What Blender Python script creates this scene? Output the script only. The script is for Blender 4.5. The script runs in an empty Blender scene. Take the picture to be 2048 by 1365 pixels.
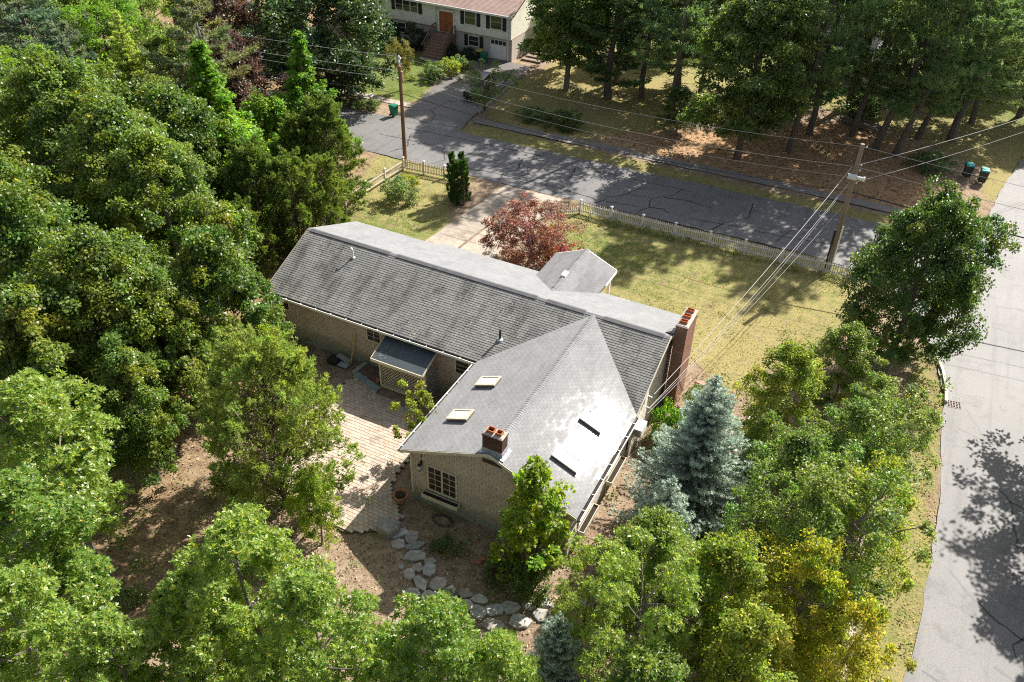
import bpy, math, random
import numpy as np
from math import sin, cos, pi, radians
from mathutils import Vector, Matrix

# ------------------------------------------------------------------ camera, sky, sun, exposure
scene = bpy.context.scene
COL = scene.collection
CAM = (31.188, -31.014, 31.452)
YAW, PITCH, ROLL = 0.45011, 0.64845, 0.02915
cam_data = bpy.data.cameras.new('camera')
cam_data.sensor_width = 36.0
cam_data.lens = 30.06
cam_data.clip_end = 3000
cam = bpy.data.objects.new('camera', cam_data)
COL.objects.link(cam)
_fh = Vector((-sin(YAW), cos(YAW), 0)); _r = Vector((cos(YAW), sin(YAW), 0)); _u = Vector((0, 0, 1))
_F = cos(PITCH) * _fh - sin(PITCH) * _u
_U = sin(PITCH) * _fh + cos(PITCH) * _u
_R = cos(ROLL) * _r + sin(ROLL) * _U
_U2 = -sin(ROLL) * _r + cos(ROLL) * _U
_m = Matrix((_R, _U2, -_F)).transposed().to_4x4()
_m.translation = Vector(CAM)
cam.matrix_world = _m
scene.camera = cam

SUN_EL, SUN_AZ = radians(42.5), radians(19.6)      # azimuth measured from +y towards +x
SUN_DIR = Vector((sin(SUN_AZ) * cos(SUN_EL), cos(SUN_AZ) * cos(SUN_EL), sin(SUN_EL)))
world = bpy.data.worlds.new('World')
scene.world = world
world.use_nodes = True
wt = world.node_tree
bg = wt.nodes.get('Background') or wt.nodes.new('ShaderNodeBackground')
sky = wt.nodes.new('ShaderNodeTexSky')
sky.sky_type = 'NISHITA'
sky.sun_disc = False
sky.sun_elevation = SUN_EL
sky.sun_rotation = SUN_AZ
sky.dust_density = 2.0
pale = wt.nodes.new('ShaderNodeHueSaturation')      # thin high haze: a paler sky
pale.inputs['Saturation'].default_value = 0.55
wt.links.new(sky.outputs[0], pale.inputs['Color'])
wt.links.new(pale.outputs[0], bg.inputs[0])
bg.inputs[1].default_value = 0.082
sun_data = bpy.data.lights.new('sun', 'SUN')
sun_data.energy = 5.0
sun_data.angle = radians(0.53)
sun_data.color = (1.0, 0.95, 0.87)
sun = bpy.data.objects.new('sun', sun_data)
sun.rotation_euler = SUN_DIR.to_track_quat('Z', 'Y').to_euler()
sun.location = (20, 60, 60)
COL.objects.link(sun)
scene.view_settings.view_transform = 'Standard'
scene.view_settings.look = 'None'
scene.view_settings.gamma = 1.0
scene.view_settings.use_curve_mapping = False
scene.view_settings.exposure = 1.16
scene.cycles.use_denoising = False
scene.cycles.filter_width = 1.1
scene.cycles.max_bounces = 6
scene.cycles.diffuse_bounces = 3
scene.cycles.glossy_bounces = 2
scene.cycles.transmission_bounces = 3
scene.cycles.transparent_max_bounces = 4

rng = np.random.default_rng(7)
random.seed(7)

# ------------------------------------------------------------------ helpers
def link(o, parent=None):
    COL.objects.link(o)
    if parent is not None:
        o.parent = parent
    return o

def tag(o, label=None, cat=None, group=None, kind=None):
    if label: o['label'] = label
    if cat: o['category'] = cat
    if group: o['group'] = group
    if kind: o['kind'] = kind
    return o

def thing(name, label, cat, loc=(0, 0, 0), rz=0.0, group=None):
    o = bpy.data.objects.new(name, None)
    o.empty_display_size = 0.2
    o.location = loc
    o.rotation_euler = (0, 0, rz)
    link(o)
    return tag(o, label, cat, group)

class MB:
    """collects polygons and builds one mesh"""
    def __init__(s):
        s.v = []; s.f = []; s.t = []
    def quad(s, a, b, c, d, tint=None):
        n = len(s.v); s.v += [a, b, c, d]; s.f.append((n, n + 1, n + 2, n + 3))
        s.t += [tint if tint else (1, 1, 1)] * 4
    def poly(s, pts, tint=None):
        n = len(s.v); s.v += list(pts); s.f.append(tuple(range(n, n + len(pts))))
        s.t += [tint if tint else (1, 1, 1)] * len(pts)
    def hexa(s, p, tint=None):
        """p: 8 points, bottom 4 (ccw seen from above) then top 4"""
        n = len(s.v); s.v += [tuple(q) for q in p]; s.t += [tint if tint else (1, 1, 1)] * 8
        for f in ((3, 2, 1, 0), (4, 5, 6, 7), (0, 1, 5, 4), (1, 2, 6, 5), (2, 3, 7, 6), (3, 0, 4, 7)):
            s.f.append(tuple(n + i for i in f))
    def box(s, x0, y0, z0, x1, y1, z1, tint=None):
        s.hexa([(x0, y0, z0), (x1, y0, z0), (x1, y1, z0), (x0, y1, z0), (x0, y0, z1), (x1, y0, z1), (x1, y1, z1), (x0, y1, z1)], tint)
    def bar(s, a, b, w, h, up=(0, 0, 1), tint=None):
        a = Vector(a); b = Vector(b); d = (b - a).normalized(); up = Vector(up)
        sd = d.cross(up)
        if sd.length < 1e-4: sd = d.cross(Vector((1, 0, 0)))
        sd.normalize(); u = sd.cross(d).normalized()
        sd = sd * w / 2; u = u * h / 2
        s.hexa([a - sd - u, a + sd - u, b + sd - u, b - sd - u, a - sd + u, a + sd + u, b + sd + u, b - sd + u], tint)
    def tube(s, pts, radii, n=6, cap=True, tint=None):
        pts = [Vector(p) for p in pts]
        base = len(s.v); ref = Vector((0.31, 0.17, 0.93)).normalized()
        for i, p in enumerate(pts):
            d = (pts[min(i + 1, len(pts) - 1)] - pts[max(i - 1, 0)]).normalized()
            a = d.cross(ref)
            if a.length < 1e-3: a = d.cross(Vector((1, 0, 0)))
            a.normalize(); b = d.cross(a)
            r = radii[i] if hasattr(radii, '__len__') else radii
            for k in range(n):
                an = 2 * pi * k / n
                s.v.append(tuple(p + (a * cos(an) + b * sin(an)) * r)); s.t.append(tint if tint else (1, 1, 1))
        for i in range(len(pts) - 1):
            for k in range(n):
                k2 = (k + 1) % n
                s.f.append((base + i * n + k, base + i * n + k2, base + (i + 1) * n + k2, base + (i + 1) * n + k))
        if cap:
            s.f.append(tuple(base + k for k in range(n))[::-1])
            e = base + (len(pts) - 1) * n
            s.f.append(tuple(e + k for k in range(n)))
    def lathe(s, prof, n=14, c=(0, 0, 0), tint=None):
        base = len(s.v)
        for r, z in prof:
            for k in range(n):
                a = 2 * pi * k / n
                s.v.append((c[0] + r * cos(a), c[1] + r * sin(a), c[2] + z)); s.t.append(tint if tint else (1, 1, 1))
        for i in range(len(prof) - 1):
            for k in range(n):
                k2 = (k + 1) % n
                s.f.append((base + i * n + k, base + i * n + k2, base + (i + 1) * n + k2, base + (i + 1) * n + k))
        s.f.append(tuple(base + (len(prof) - 1) * n + k for k in range(n)))
    def mesh(s, name, m, smooth=False):
        me = bpy.data.meshes.new(name)
        me.from_pydata([tuple(v) for v in s.v], [], s.f)
        ca = me.color_attributes.new('tint', 'FLOAT_COLOR', 'POINT')
        arr = np.ones((len(s.v), 4), np.float32); arr[:, :3] = np.array(s.t, np.float32).reshape(-1, 3)
        ca.data.foreach_set('color', arr.ravel())
        if m: me.materials.append(m)
        if smooth: me.polygons.foreach_set('use_smooth', np.ones(len(s.f), bool))
        return me
    def build(s, name, m, parent=None, loc=None, smooth=False):
        o = bpy.data.objects.new(name, s.mesh(name, m, smooth))
        if loc: o.location = loc
        return link(o, parent)

def inst(name, mesh, parent=None, loc=(0, 0, 0), rot=(0, 0, 0), sc=(1, 1, 1)):
    o = bpy.data.objects.new(name, mesh)
    o.location = loc; o.rotation_euler = rot; o.scale = sc
    return link(o, parent)

def quads_mesh(name, V, tint, m):
    """V: (n,4,3) quads, tint: (n,4,3) or (n,3)"""
    n = len(V)
    me = bpy.data.meshes.new(name)
    me.vertices.add(n * 4); me.loops.add(n * 4); me.polygons.add(n)
    me.vertices.foreach_set('co', np.ascontiguousarray(V, np.float32).ravel())
    me.loops.foreach_set('vertex_index', np.arange(n * 4, dtype=np.int32))
    me.polygons.foreach_set('loop_start', np.arange(0, n * 4, 4, dtype=np.int32))
    me.update(calc_edges=True)
    if tint.ndim == 2: tint = np.repeat(tint[:, None, :], 4, 1)
    c = np.ones((n * 4, 4), np.float32); c[:, :3] = tint.reshape(-1, 3)
    ca = me.color_attributes.new('tint', 'FLOAT_COLOR', 'POINT')
    ca.data.foreach_set('color', c.ravel())
    me.materials.append(m)
    return me

# ------------------------------------------------------------------ materials
def newmat(name):
    m = bpy.data.materials.new(name); m.use_nodes = True
    nt = m.node_tree
    return m, nt, nt.nodes['Principled BSDF']

def N(nt, typ, **kw):
    n = nt.nodes.new(typ)
    for k, v in kw.items():
        setattr(n, k, v)
    return n

def mixc(nt, fac, a, b, mode='MIX'):
    n = N(nt, 'ShaderNodeMix', data_type='RGBA', blend_type=mode)
    for sock, val in ((n.inputs[0], fac), (n.inputs[6], a), (n.inputs[7], b)):
        if isinstance(val, bpy.types.NodeSocket): nt.links.new(val, sock)
        elif isinstance(val, (int, float)): sock.default_value = val
        else: sock.default_value = (*val, 1)
    return n.outputs[2]

def noise(nt, scale, detail=4, rough=0.6, vec=None, dim='3D'):
    n = N(nt, 'ShaderNodeTexNoise', noise_dimensions=dim)
    n.inputs['Scale'].default_value = scale; n.inputs['Detail'].default_value = detail; n.inputs['Roughness'].default_value = rough
    if vec is not None: nt.links.new(vec, n.inputs['Vector'])
    return n.outputs['Fac']

def ramp(nt, fac, lo, hi, a=0.0, b=1.0):
    n = N(nt, 'ShaderNodeMapRange', interpolation_type='SMOOTHSTEP')
    nt.links.new(fac, n.inputs[0])
    n.inputs[1].default_value = lo; n.inputs[2].default_value = hi; n.inputs[3].default_value = a; n.inputs[4].default_value = b
    return n.outputs[0]

def objvec(nt, scale=(1, 1, 1), kind='Object'):
    tc = N(nt, 'ShaderNodeTexCoord'); mp = N(nt, 'ShaderNodeMapping')
    nt.links.new(tc.outputs[kind], mp.inputs[0]); mp.inputs['Scale'].default_value = scale
    return mp.outputs[0]

def bump(nt, p, h, strength=0.3, dist=0.02):
    b = N(nt, 'ShaderNodeBump'); b.inputs['Strength'].default_value = strength; b.inputs['Distance'].default_value = dist
    nt.links.new(h, b.inputs['Height']); nt.links.new(b.outputs[0], p.inputs['Normal'])

def tintnode(nt):
    a = N(nt, 'ShaderNodeAttribute'); a.attribute_name = 'tint'
    return a.outputs['Color']

def plain(name, col, rough=0.6, var=0.25, scale=6.0, spec=0.3, metal=0.0, dirt=None, dirt_amt=0.4, dscale=1.3, bmp=0.0, use_tint=True, stretch=(1, 1, 1)):
    m, nt, p = newmat(name)
    v = objvec(nt, stretch)
    n1 = noise(nt, scale, 5, 0.65, v)
    c = mixc(nt, ramp(nt, n1, 0.25, 0.75), tuple(x * (1 - var) for x in col), tuple(min(1, x * (1 + var)) for x in col))
    if dirt:
        n2 = noise(nt, dscale, 5, 0.7, v)
        f = ramp(nt, n2, 0.48, 0.72, 0, dirt_amt)
        c = mixc(nt, f, c, dirt)
    if use_tint: c = mixc(nt, 1.0, c, tintnode(nt), 'MULTIPLY')
    nt.links.new(c, p.inputs['Base Color'])
    p.inputs['Roughness'].default_value = rough; p.inputs['Specular IOR Level'].default_value = spec; p.inputs['Metallic'].default_value = metal
    if bmp: bump(nt, p, noise(nt, scale * 4, 4, 0.6, v), bmp, 0.02)
    return m

def leafmat(name, col, trans=0.45, rough=0.38, spec=0.5, tcol=None, var=0.35):
    m, nt, p = newmat(name)
    oi = N(nt, 'ShaderNodeObjectInfo')
    t = tintnode(nt)
    hsv = N(nt, 'ShaderNodeHueSaturation')
    hsv.inputs['Hue'].default_value = 0.5
    mr = N(nt, 'ShaderNodeMapRange'); nt.links.new(oi.outputs['Random'], mr.inputs[0]); mr.inputs[3].default_value = 0.487; mr.inputs[4].default_value = 0.513
    nt.links.new(mr.outputs[0], hsv.inputs['Hue'])
    mr2 = N(nt, 'ShaderNodeMapRange'); nt.links.new(oi.outputs['Random'], mr2.inputs[0]); mr2.inputs[3].default_value = 1.12; mr2.inputs[4].default_value = 0.88
    nt.links.new(mr2.outputs[0], hsv.inputs['Value'])
    c = mixc(nt, 1.0, col, t, 'MULTIPLY')
    nt.links.new(c, hsv.inputs['Color'])
    nt.links.new(hsv.outputs[0], p.inputs['Base Color'])
    p.inputs['Roughness'].default_value = rough + .04; p.inputs['Specular IOR Level'].default_value = spec * .9
    tr = N(nt, 'ShaderNodeBsdfTranslucent')
    tc = mixc(nt, 1.0, hsv.outputs[0], tcol or (1.45, 1.62, 0.62), 'MULTIPLY')
    nt.links.new(tc, tr.inputs['Color'])
    ms = N(nt, 'ShaderNodeMixShader'); ms.inputs[0].default_value = trans + .10
    nt.links.new(p.outputs[0], ms.inputs[1]); nt.links.new(tr.outputs[0], ms.inputs[2])
    nt.links.new(ms.outputs[0], nt.nodes['Material Output'].inputs['Surface'])
    return m
# ------------------------------------------------------------------ setting: ground, streets, walks
def inpoly(px, py, poly):
    r = np.zeros(px.shape, bool); n = len(poly)
    for i in range(n):
        x0, y0 = poly[i]; x1, y1 = poly[(i + 1) % n]
        c = ((y0 > py) != (y1 > py)) & (px < (x1 - x0) * (py - y0) / (y1 - y0 + 1e-12) + x0)
        r ^= c
    return r

def blur(a, k=1, it=2):
    for _ in range(it):
        b = np.pad(a, k, mode='edge'); s = np.zeros_like(a)
        for i in range(2 * k + 1):
            for j in range(2 * k + 1):
                s += b[i:i + a.shape[0], j:j + a.shape[1]]
        a = s / (2 * k + 1) ** 2
    return a

GX0, GX1, GY0, GY1, GS = -80.0, 80.0, -40.0, 125.0, 0.5
gx = np.arange(GX0, GX1 + .01, GS); gy = np.arange(GY0, GY1 + .01, GS)
GXX, GYY = np.meshgrid(gx, gy)
def region(*polys):
    m = np.zeros(GXX.shape)
    for p in polys: m = np.maximum(m, inpoly(GXX, GYY, p).astype(float))
    return m
LAWN_FRONT = [(8.6, 24.6), (14, 25.2), (31.5, 25.5), (31, 19), (29.5, 14), (27.5, 11), (26.4, 8.5), (25, 6.8), (24.6, 9.5), (18, 10.5), (13, 13), (10, 17)]
LAWN_SIDE = [(-9, 24.6), (1.0, 24.8), (0.8, 20), (3.6, 15), (3.0, 11.5), (-2, 10.5), (-4.5, 13)]
LAWN_FAR = [(-40, 34.8), (-12.0, 35.4), (-13.5, 42), (-15, 48.0), (-45, 48)]
LAWN_PINE_DRY = 1
LAWN_PINE = [(-4.5, 36), (6, 35.8), (10, 38), (14, 46), (22, 55), (38, 48), (38, 38), (36, 34), (41, 48), (44, 90), (-5, 115), (-5, 52), (-6, 44)]
VERGE = [(-5, 31.8), (33, 32.9), (33, 34.6), (-5, 34.1)]
STRIP = [(35.4, 18.5), (37.2, 14), (37.4, 6), (37.6, -2), (37.4, -30), (35.2, -30), (35.2, -8), (35.6, 4), (35.2, 12)]
FAR_SIDE = [(48, -40), (80, -40), (80, 120), (48, 120)]
NEEDLES = [(4, 35.6), (34, 36), (36, 42), (33, 50), (27, 53), (22, 50), (17, 45), (10, 41)]
WOODS = [(-80, -40), (1, -40), (8, -24), (9, -15), (3.5, -9), (1.0, -2.5), (-1.5, 2), (-5, 12), (-7, 23), (-22, 30), (-22, 60), (-80, 60)]
g_grass = blur(region(LAWN_FRONT, LAWN_SIDE, LAWN_FAR, LAWN_PINE, VERGE, STRIP, FAR_SIDE), 1, 3)
g_need = blur(region(NEEDLES), 2, 3) * 0.95
g_wood = blur(region(WOODS), 2, 3)
g_grass = np.clip(g_grass - g_need * 0.6, 0, 1)
# greenness: fresh lawn by the white house and in the middle of the side yard, dry towards the corner
green = 0.30 * np.ones(GXX.shape)
green += 0.5 * region(LAWN_FAR)
green -= 0.22 * region(LAWN_PINE) * (GYY < 54)
green += 0.30 * np.exp(-(((GXX + 0.5) / 5) ** 2 + ((GYY - 13.5) / 3.0) ** 2))
green += 0.25 * np.exp(-(((GXX - 14) / 6) ** 2 + ((GYY - 19) / 4) ** 2))
green -= 0.28 * np.exp(-(((GXX - 26.5) / 4) ** 2 + ((GYY - 12) / 5) ** 2))
green += 0.35 * (GYY > 60)
green = np.clip(blur(green, 2, 2), 0, 1)
rg = np.random.default_rng(3)
hz = blur(rg.normal(0, 1, GXX.shape), 2, 3) * 0.35
hz = np.clip(hz, -0.05, 0.05) - 0.056
verts = np.stack([GXX, GYY, hz], -1).reshape(-1, 3)
ny, nx = GXX.shape
idx = np.arange(nx * ny).reshape(ny, nx)
faces = np.stack([idx[:-1, :-1], idx[:-1, 1:], idx[1:, 1:], idx[1:, :-1]], -1).reshape(-1, 4)
me = bpy.data.meshes.new('ground')
# outer skirt reaching the horizon
big = 1500.0
ring = [(GX0, GY0), (GX1, GY0), (GX1, GY1), (GX0, GY1)]
outer = [(-big, -big), (big, -big), (big, big), (-big, big)]
nv = len(verts)
sk = np.array([(x, y, -0.12) for x, y in ring + outer])
allv = np.concatenate([verts, sk])
skf = [[nv + 0, nv + 4, nv + 5, nv + 1], [nv + 1, nv + 5, nv + 6, nv + 2], [nv + 2, nv + 6, nv + 7, nv + 3], [nv + 3, nv + 7, nv + 4, nv + 0]]
allf = np.concatenate([faces, np.array(skf)])
me.vertices.add(len(allv)); me.loops.add(len(allf) * 4); me.polygons.add(len(allf))
me.vertices.foreach_set('co', allv.astype(np.float32).ravel())
me.loops.foreach_set('vertex_index', allf.astype(np.int32).ravel())
me.polygons.foreach_set('loop_start', np.arange(0, len(allf) * 4, 4, dtype=np.int32))
me.update(calc_edges=True)
zone = np.ones((len(allv), 4), np.float32)
zone[:nv, 0] = g_grass.ravel(); zone[:nv, 1] = g_need.ravel(); zone[:nv, 2] = green.ravel(); zone[:nv, 3] = 1
zone[nv:, :3] = (0.9, 0, 0.5)
ca = me.color_attributes.new('zone', 'FLOAT_COLOR', 'POINT'); ca.data.foreach_set('color', zone.ravel())
zw = np.zeros(len(allv), np.float32); zw[:nv] = g_wood.ravel()
at_ = me.attributes.new('wood', 'FLOAT', 'POINT'); at_.data.foreach_set('value', zw)

def ground_mat():
    m, nt, p = newmat('ground_soil_and_lawn')
    v = objvec(nt)
    a = N(nt, 'ShaderNodeAttribute'); a.attribute_name = 'zone'
    sep = N(nt, 'ShaderNodeSeparateColor'); nt.links.new(a.outputs['Color'], sep.inputs[0])
    w = N(nt, 'ShaderNodeAttribute'); w.attribute_name = 'wood'
    n_big = noise(nt, 0.35, 5, 0.65, v); n_mid = noise(nt, 1.6, 6, 0.7, v); n_fine = noise(nt, 9.0, 5, 0.75, v); n_grain = noise(nt, 32, 3, 0.7, v)
    # bare soil with litter
    soil = mixc(nt, ramp(nt, n_mid, 0.3, 0.7), (0.20, 0.145, 0.095), (0.36, 0.27, 0.19))
    soil = mixc(nt, ramp(nt, n_fine, 0.50, 0.72, 0, 0.75), soil, (0.10, 0.065, 0.042))
    soil = mixc(nt, ramp(nt, n_grain, 0.58, 0.72, 0, 0.6), soil, (0.46, 0.37, 0.27))
    wood = mixc(nt, ramp(nt, n_mid, 0.3, 0.7), (0.15, 0.095, 0.055), (0.36, 0.26, 0.15))
    wood = mixc(nt, ramp(nt, n_fine, 0.50, 0.7, 0, 0.7), wood, (0.07, 0.048, 0.03))
    wood = mixc(nt, ramp(nt, n_big, 0.55, 0.7, 0, 0.5), wood, (0.26, 0.23, 0.09))
    base = mixc(nt, w.outputs['Fac'], soil, wood)
    # grass
    gsum = N(nt, 'ShaderNodeMath', operation='ADD'); nt.links.new(sep.outputs[2], gsum.inputs[0])
    sc = N(nt, 'ShaderNodeMath', operation='MULTIPLY_ADD'); nt.links.new(n_mid, sc.inputs[0]); sc.inputs[1].default_value = 1.5; sc.inputs[2].default_value = -0.75
    nt.links.new(sc.outputs[0], gsum.inputs[1])
    gr = mixc(nt, ramp(nt, gsum.outputs[0], 0.1, 0.75), (0.32, 0.265, 0.115), (0.125, 0.165, 0.04))
    gr = mixc(nt, ramp(nt, noise(nt, 0.9, 6, 0.75, v), 0.53, 0.66, 0, 0.75), gr, (0.24, 0.175, 0.11))
    gr = mixc(nt, ramp(nt, n_fine, 0.46, 0.68, 0, 0.8), gr, (0.075, 0.09, 0.025))
    gr = mixc(nt, ramp(nt, n_grain, 0.56, 0.75, 0, 0.5), gr, (0.38, 0.33, 0.14))
    ad = N(nt, 'ShaderNodeMath', operation='MULTIPLY_ADD'); nt.links.new(n_mid, ad.inputs[0]); ad.inputs[1].default_value = 1.1; ad.inputs[2].default_value = -0.55
    ad2 = N(nt, 'ShaderNodeMath', operation='ADD'); nt.links.new(ad.outputs[0], ad2.inputs[0]); nt.links.new(sep.outputs[0], ad2.inputs[1])
    ad3 = N(nt, 'ShaderNodeMath', operation='MULTIPLY_ADD'); nt.links.new(n_fine, ad3.inputs[0]); ad3.inputs[1].default_value = 0.5; nt.links.new(ad2.outputs[0], ad3.inputs[2])
    c = mixc(nt, ramp(nt, ad3.outputs[0], 0.55, 0.85), base, gr)
    # fallen pine needles
    nd = mixc(nt, ramp(nt, n_mid, 0.3, 0.7), (0.30, 0.175, 0.095), (0.44, 0.30, 0.175))
    nd = mixc(nt, ramp(nt, n_fine, 0.5, 0.72, 0, 0.6), nd, (0.13, 0.06, 0.03))
    ad4 = N(nt, 'ShaderNodeMath', operation='ADD'); nt.links.new(ad.outputs[0], ad4.inputs[0]); nt.links.new(sep.outputs[1], ad4.inputs[1])
    c = mixc(nt, ramp(nt, ad4.outputs[0], 0.4, 0.7), c, nd)
    nt.links.new(c, p.inputs['Base Color'])
    p.inputs['Roughness'].default_value = 0.95; p.inputs['Specular IOR Level'].default_value = 0.1
    bump(nt, p, n_fine, 0.9, 0.08)
    return m
me.materials.append(ground_mat())
ground = link(bpy.data.objects.new('ground', me)); tag(ground, kind='structure')
def ground_z(x, y):
    i = int(round((y - GY0) / GS)); j = int(round((x - GX0) / GS))
    return float(hz[i, j]) if 0 <= i < ny and 0 <= j < nx else -0.06
def sample(a, x, y):
    i = np.clip(np.round((y - GY0) / GS).astype(int), 0, ny - 1); j = np.clip(np.round((x - GX0) / GS).astype(int), 0, nx - 1)
    return a[i, j]

def asphalt(name, col, spec=0.35, rough=0.62, wear=False):
    m, nt, p = newmat(name)
    v = objvec(nt)
    n1 = noise(nt, 0.22, 5, 0.6, v); n2 = noise(nt, 40, 2, 0.8, v); n3 = noise(nt, 2.0, 5, 0.7, v); n4 = noise(nt, 0.9, 6, 0.75, v)
    c = mixc(nt, ramp(nt, n1, 0.3, 0.7), tuple(x * 0.80 for x in col), tuple(x * 1.15 for x in col))
    c = mixc(nt, ramp(nt, n2, 0.35, 0.75, 0, 0.8), c, tuple(x * 2.2 for x in col))
    n5 = noise(nt, 55, 1, 0.5, v)
    c = mixc(nt, ramp(nt, n5, 0.5, 0.68, 0, 0.75), c, tuple(x * 0.35 for x in col))
    c = mixc(nt, ramp(nt, n3, 0.6, 0.8, 0, 0.35), c, tuple(x * 0.6 for x in col))
    c = mixc(nt, ramp(nt, n4, 0.66, 0.76, 0, 0.3), c, (0.32, 0.25, 0.17))
    if wear:       # long oil and tyre streaks, blotchy sealing, sand washed to the edges
        vs = objvec(nt, (1.6, 0.07, 1)); n6 = noise(nt, 1.0, 4, 0.6, vs); c = mixc(nt, ramp(nt, n6, 0.5, 0.72, 0, 0.4), c, tuple(x * 0.55 for x in col))
        n7 = noise(nt, 0.55, 6, 0.8, v); c = mixc(nt, ramp(nt, n7, 0.53, 0.60, 0, 0.42), c, tuple(x * 0.58 for x in col))
        n8 = noise(nt, 5.0, 6, 0.8, v); c = mixc(nt, ramp(nt, n8, 0.60, 0.74, 0, 0.5), c, tuple(x * 1.5 for x in col))
    nt.links.new(c, p.inputs['Base Color'])
    p.inputs['Roughness'].default_value = rough; p.inputs['Specular IOR Level'].default_value = spec
    bump(nt, p, n2, 0.5, 0.015)
    return m
M_ASPH = asphalt('worn_asphalt', (0.132, 0.127, 0.124), wear=True)
M_ASPH2 = asphalt('driveway_asphalt', (0.118, 0.108, 0.10))
M_CONC = plain('old_concrete', (0.34, 0.295, 0.245), 0.85, 0.2, 2.5, 0.2, dirt=(0.17, 0.14, 0.11), dirt_amt=0.7, dscale=0.8, bmp=0.3)
M_TAR = plain('tar_seam', (0.018, 0.018, 0.02), 0.55, 0.2, 5, 0.4)
M_WALK = plain('sidewalk_asphalt', (0.21, 0.19, 0.18), 0.85, 0.2, 2.5, 0.2, dirt=(0.33, 0.25, 0.14), dirt_amt=0.6, dscale=1.1, bmp=0.3)

def sheet(name, outline, z, m, wob=0.07, step=0.6, parent=None, thick=0.0, kind='structure'):
    """flat outlined sheet with slightly ragged edges"""
    pts = []
    n = len(outline)
    for i in range(n):
        a = Vector(outline[i] + (0,)); b = Vector(outline[(i + 1) % n] + (0,))
        k = max(1, int((b - a).length / step)); nrm = Vector((b.y - a.y, a.x - b.x, 0)).normalized()
        for j in range(k):
            q = a.lerp(b, j / k) + nrm * random.uniform(-wob, wob)
            pts.append((q.x, q.y, z))
    mb = MB(); mb.poly(pts)
    if thick:
        for i in range(len(pts)):
            a = pts[i]; b = pts[(i + 1) % len(pts)]
            mb.quad((a[0], a[1], z - thick), (b[0], b[1], z - thick), b, a)
    o = mb.build(name, m, parent)
    return tag(o, kind=kind) if kind else o

def arc(cx, cy, r, a0, a1, n=10):
    return [(cx + r * cos(radians(a0 + (a1 - a0) * i / n)), cy + r * sin(radians(a0 + (a1 - a0) * i / n))) for i in range(n + 1)]
# one asphalt sheet for the two streets meeting at the corner (T shape with rounded corners)
near_l = [(-75, 23.2), (-12, 24.4), (2, 24.7), (14, 25.1), (26, 25.6)]
corner_near = [(29.6, 25.2), (32.6, 23.2), (34.9, 20.2), (36.4, 17.2), (37.2, 13.6)]
side_l = [(37.6, 6.2), (37.75, 0.0), (37.3, -7), (37.0, -34)]
side_r = [(45.6, -34), (45.8, 5), (46.5, 30), (52, 62), (57, 118)]
far_side_l = [(50.5, 118), (45.0, 75), (40.6, 52), (39.3, 45.0), (38.2, 37.4), (36.6, 34.2), (33.6, 33.0)]
far_l = [(21, 32.7), (5, 32.1), (-5.6, 31.8), (-12, 31.6), (-75, 29.6)]
road = sheet('street_asphalt', near_l + corner_near + side_l + side_r + far_side_l + far_l, 0.004, M_ASPH, 0.09, 0.7)

# sidewalk across the street and the one on the corner lot, neighbour driveway, own driveway
walk = sheet('sidewalk', [(-5.0, 34.3), (10, 34.7), (22, 35.1), (33, 35.2), (33, 36.2), (22, 36.2), (10, 35.8), (-5.2, 35.4)], 0.006, M_WALK, 0.06)
walk2 = sheet('sidewalk', [(-60, 32.4), (-16, 34.2), (-11.6, 34.4), (-11.6, 35.3), (-16, 35.2), (-60, 33.6)], 0.006, M_CONC, 0.02, 2)
walk3 = sheet('sidewalk', [(34.1, 4.2), (35.0, 4.3), (35.2, -10), (35.2, -30), (34.2, -30), (34.3, -10)], 0.006, M_CONC, 0.03, 1)
ndrive = sheet('neighbour_driveway', [(-11.8, 31.45), (-5.0, 31.75), (-5.5, 34.2), (-5.9, 38), (-6.6, 44), (-6.6, 50.2), (-13.4, 50.2), (-13.2, 42.5), (-11.8, 35.5)], 0.008, M_ASPH2, 0.05)

drive = bpy.data.objects.new('driveway', None); link(drive); tag(drive, kind='structure')
sl_rows = [(9.6, 12.4), (12.43, 15.4), (15.43, 18.3), (18.33, 21.2), (21.23, 24.62)]
def drv_x(y, s):       # slanted driveway borders: left, middle, right
    l = 1.9 + (y - 10) * 0.10; r = 7.5 + (y - 10) * 0.05
    return l if s == 0 else r if s == 2 else (l * 0.52 + r * 0.48)
for (ya, yb_) in sl_rows:
    for sd in (0, 1):
        xa, xb = drv_x(ya, sd) + (0.10 if sd else 0), drv_x(ya, sd + 1) - (0 if sd else 0.10)
        xc, xd = drv_x(yb_, sd) + (0.10 if sd else 0), drv_x(yb_, sd + 1) - (0 if sd else 0.10)
        h = 0.008 + random.uniform(0, 0.012); t = random.uniform(0.85, 1.1)
        mb = MB(); mb.hexa([(xa, ya, -0.1), (xb, ya, -0.1), (xd, yb_, -0.1), (xc, yb_, -0.1), (xa, ya, h), (xb, ya, h), (xd, yb_, h), (xc, yb_, h)], (t, t, t * 0.98))
        mb.build('concrete_slab', M_CONC, drive)

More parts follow.
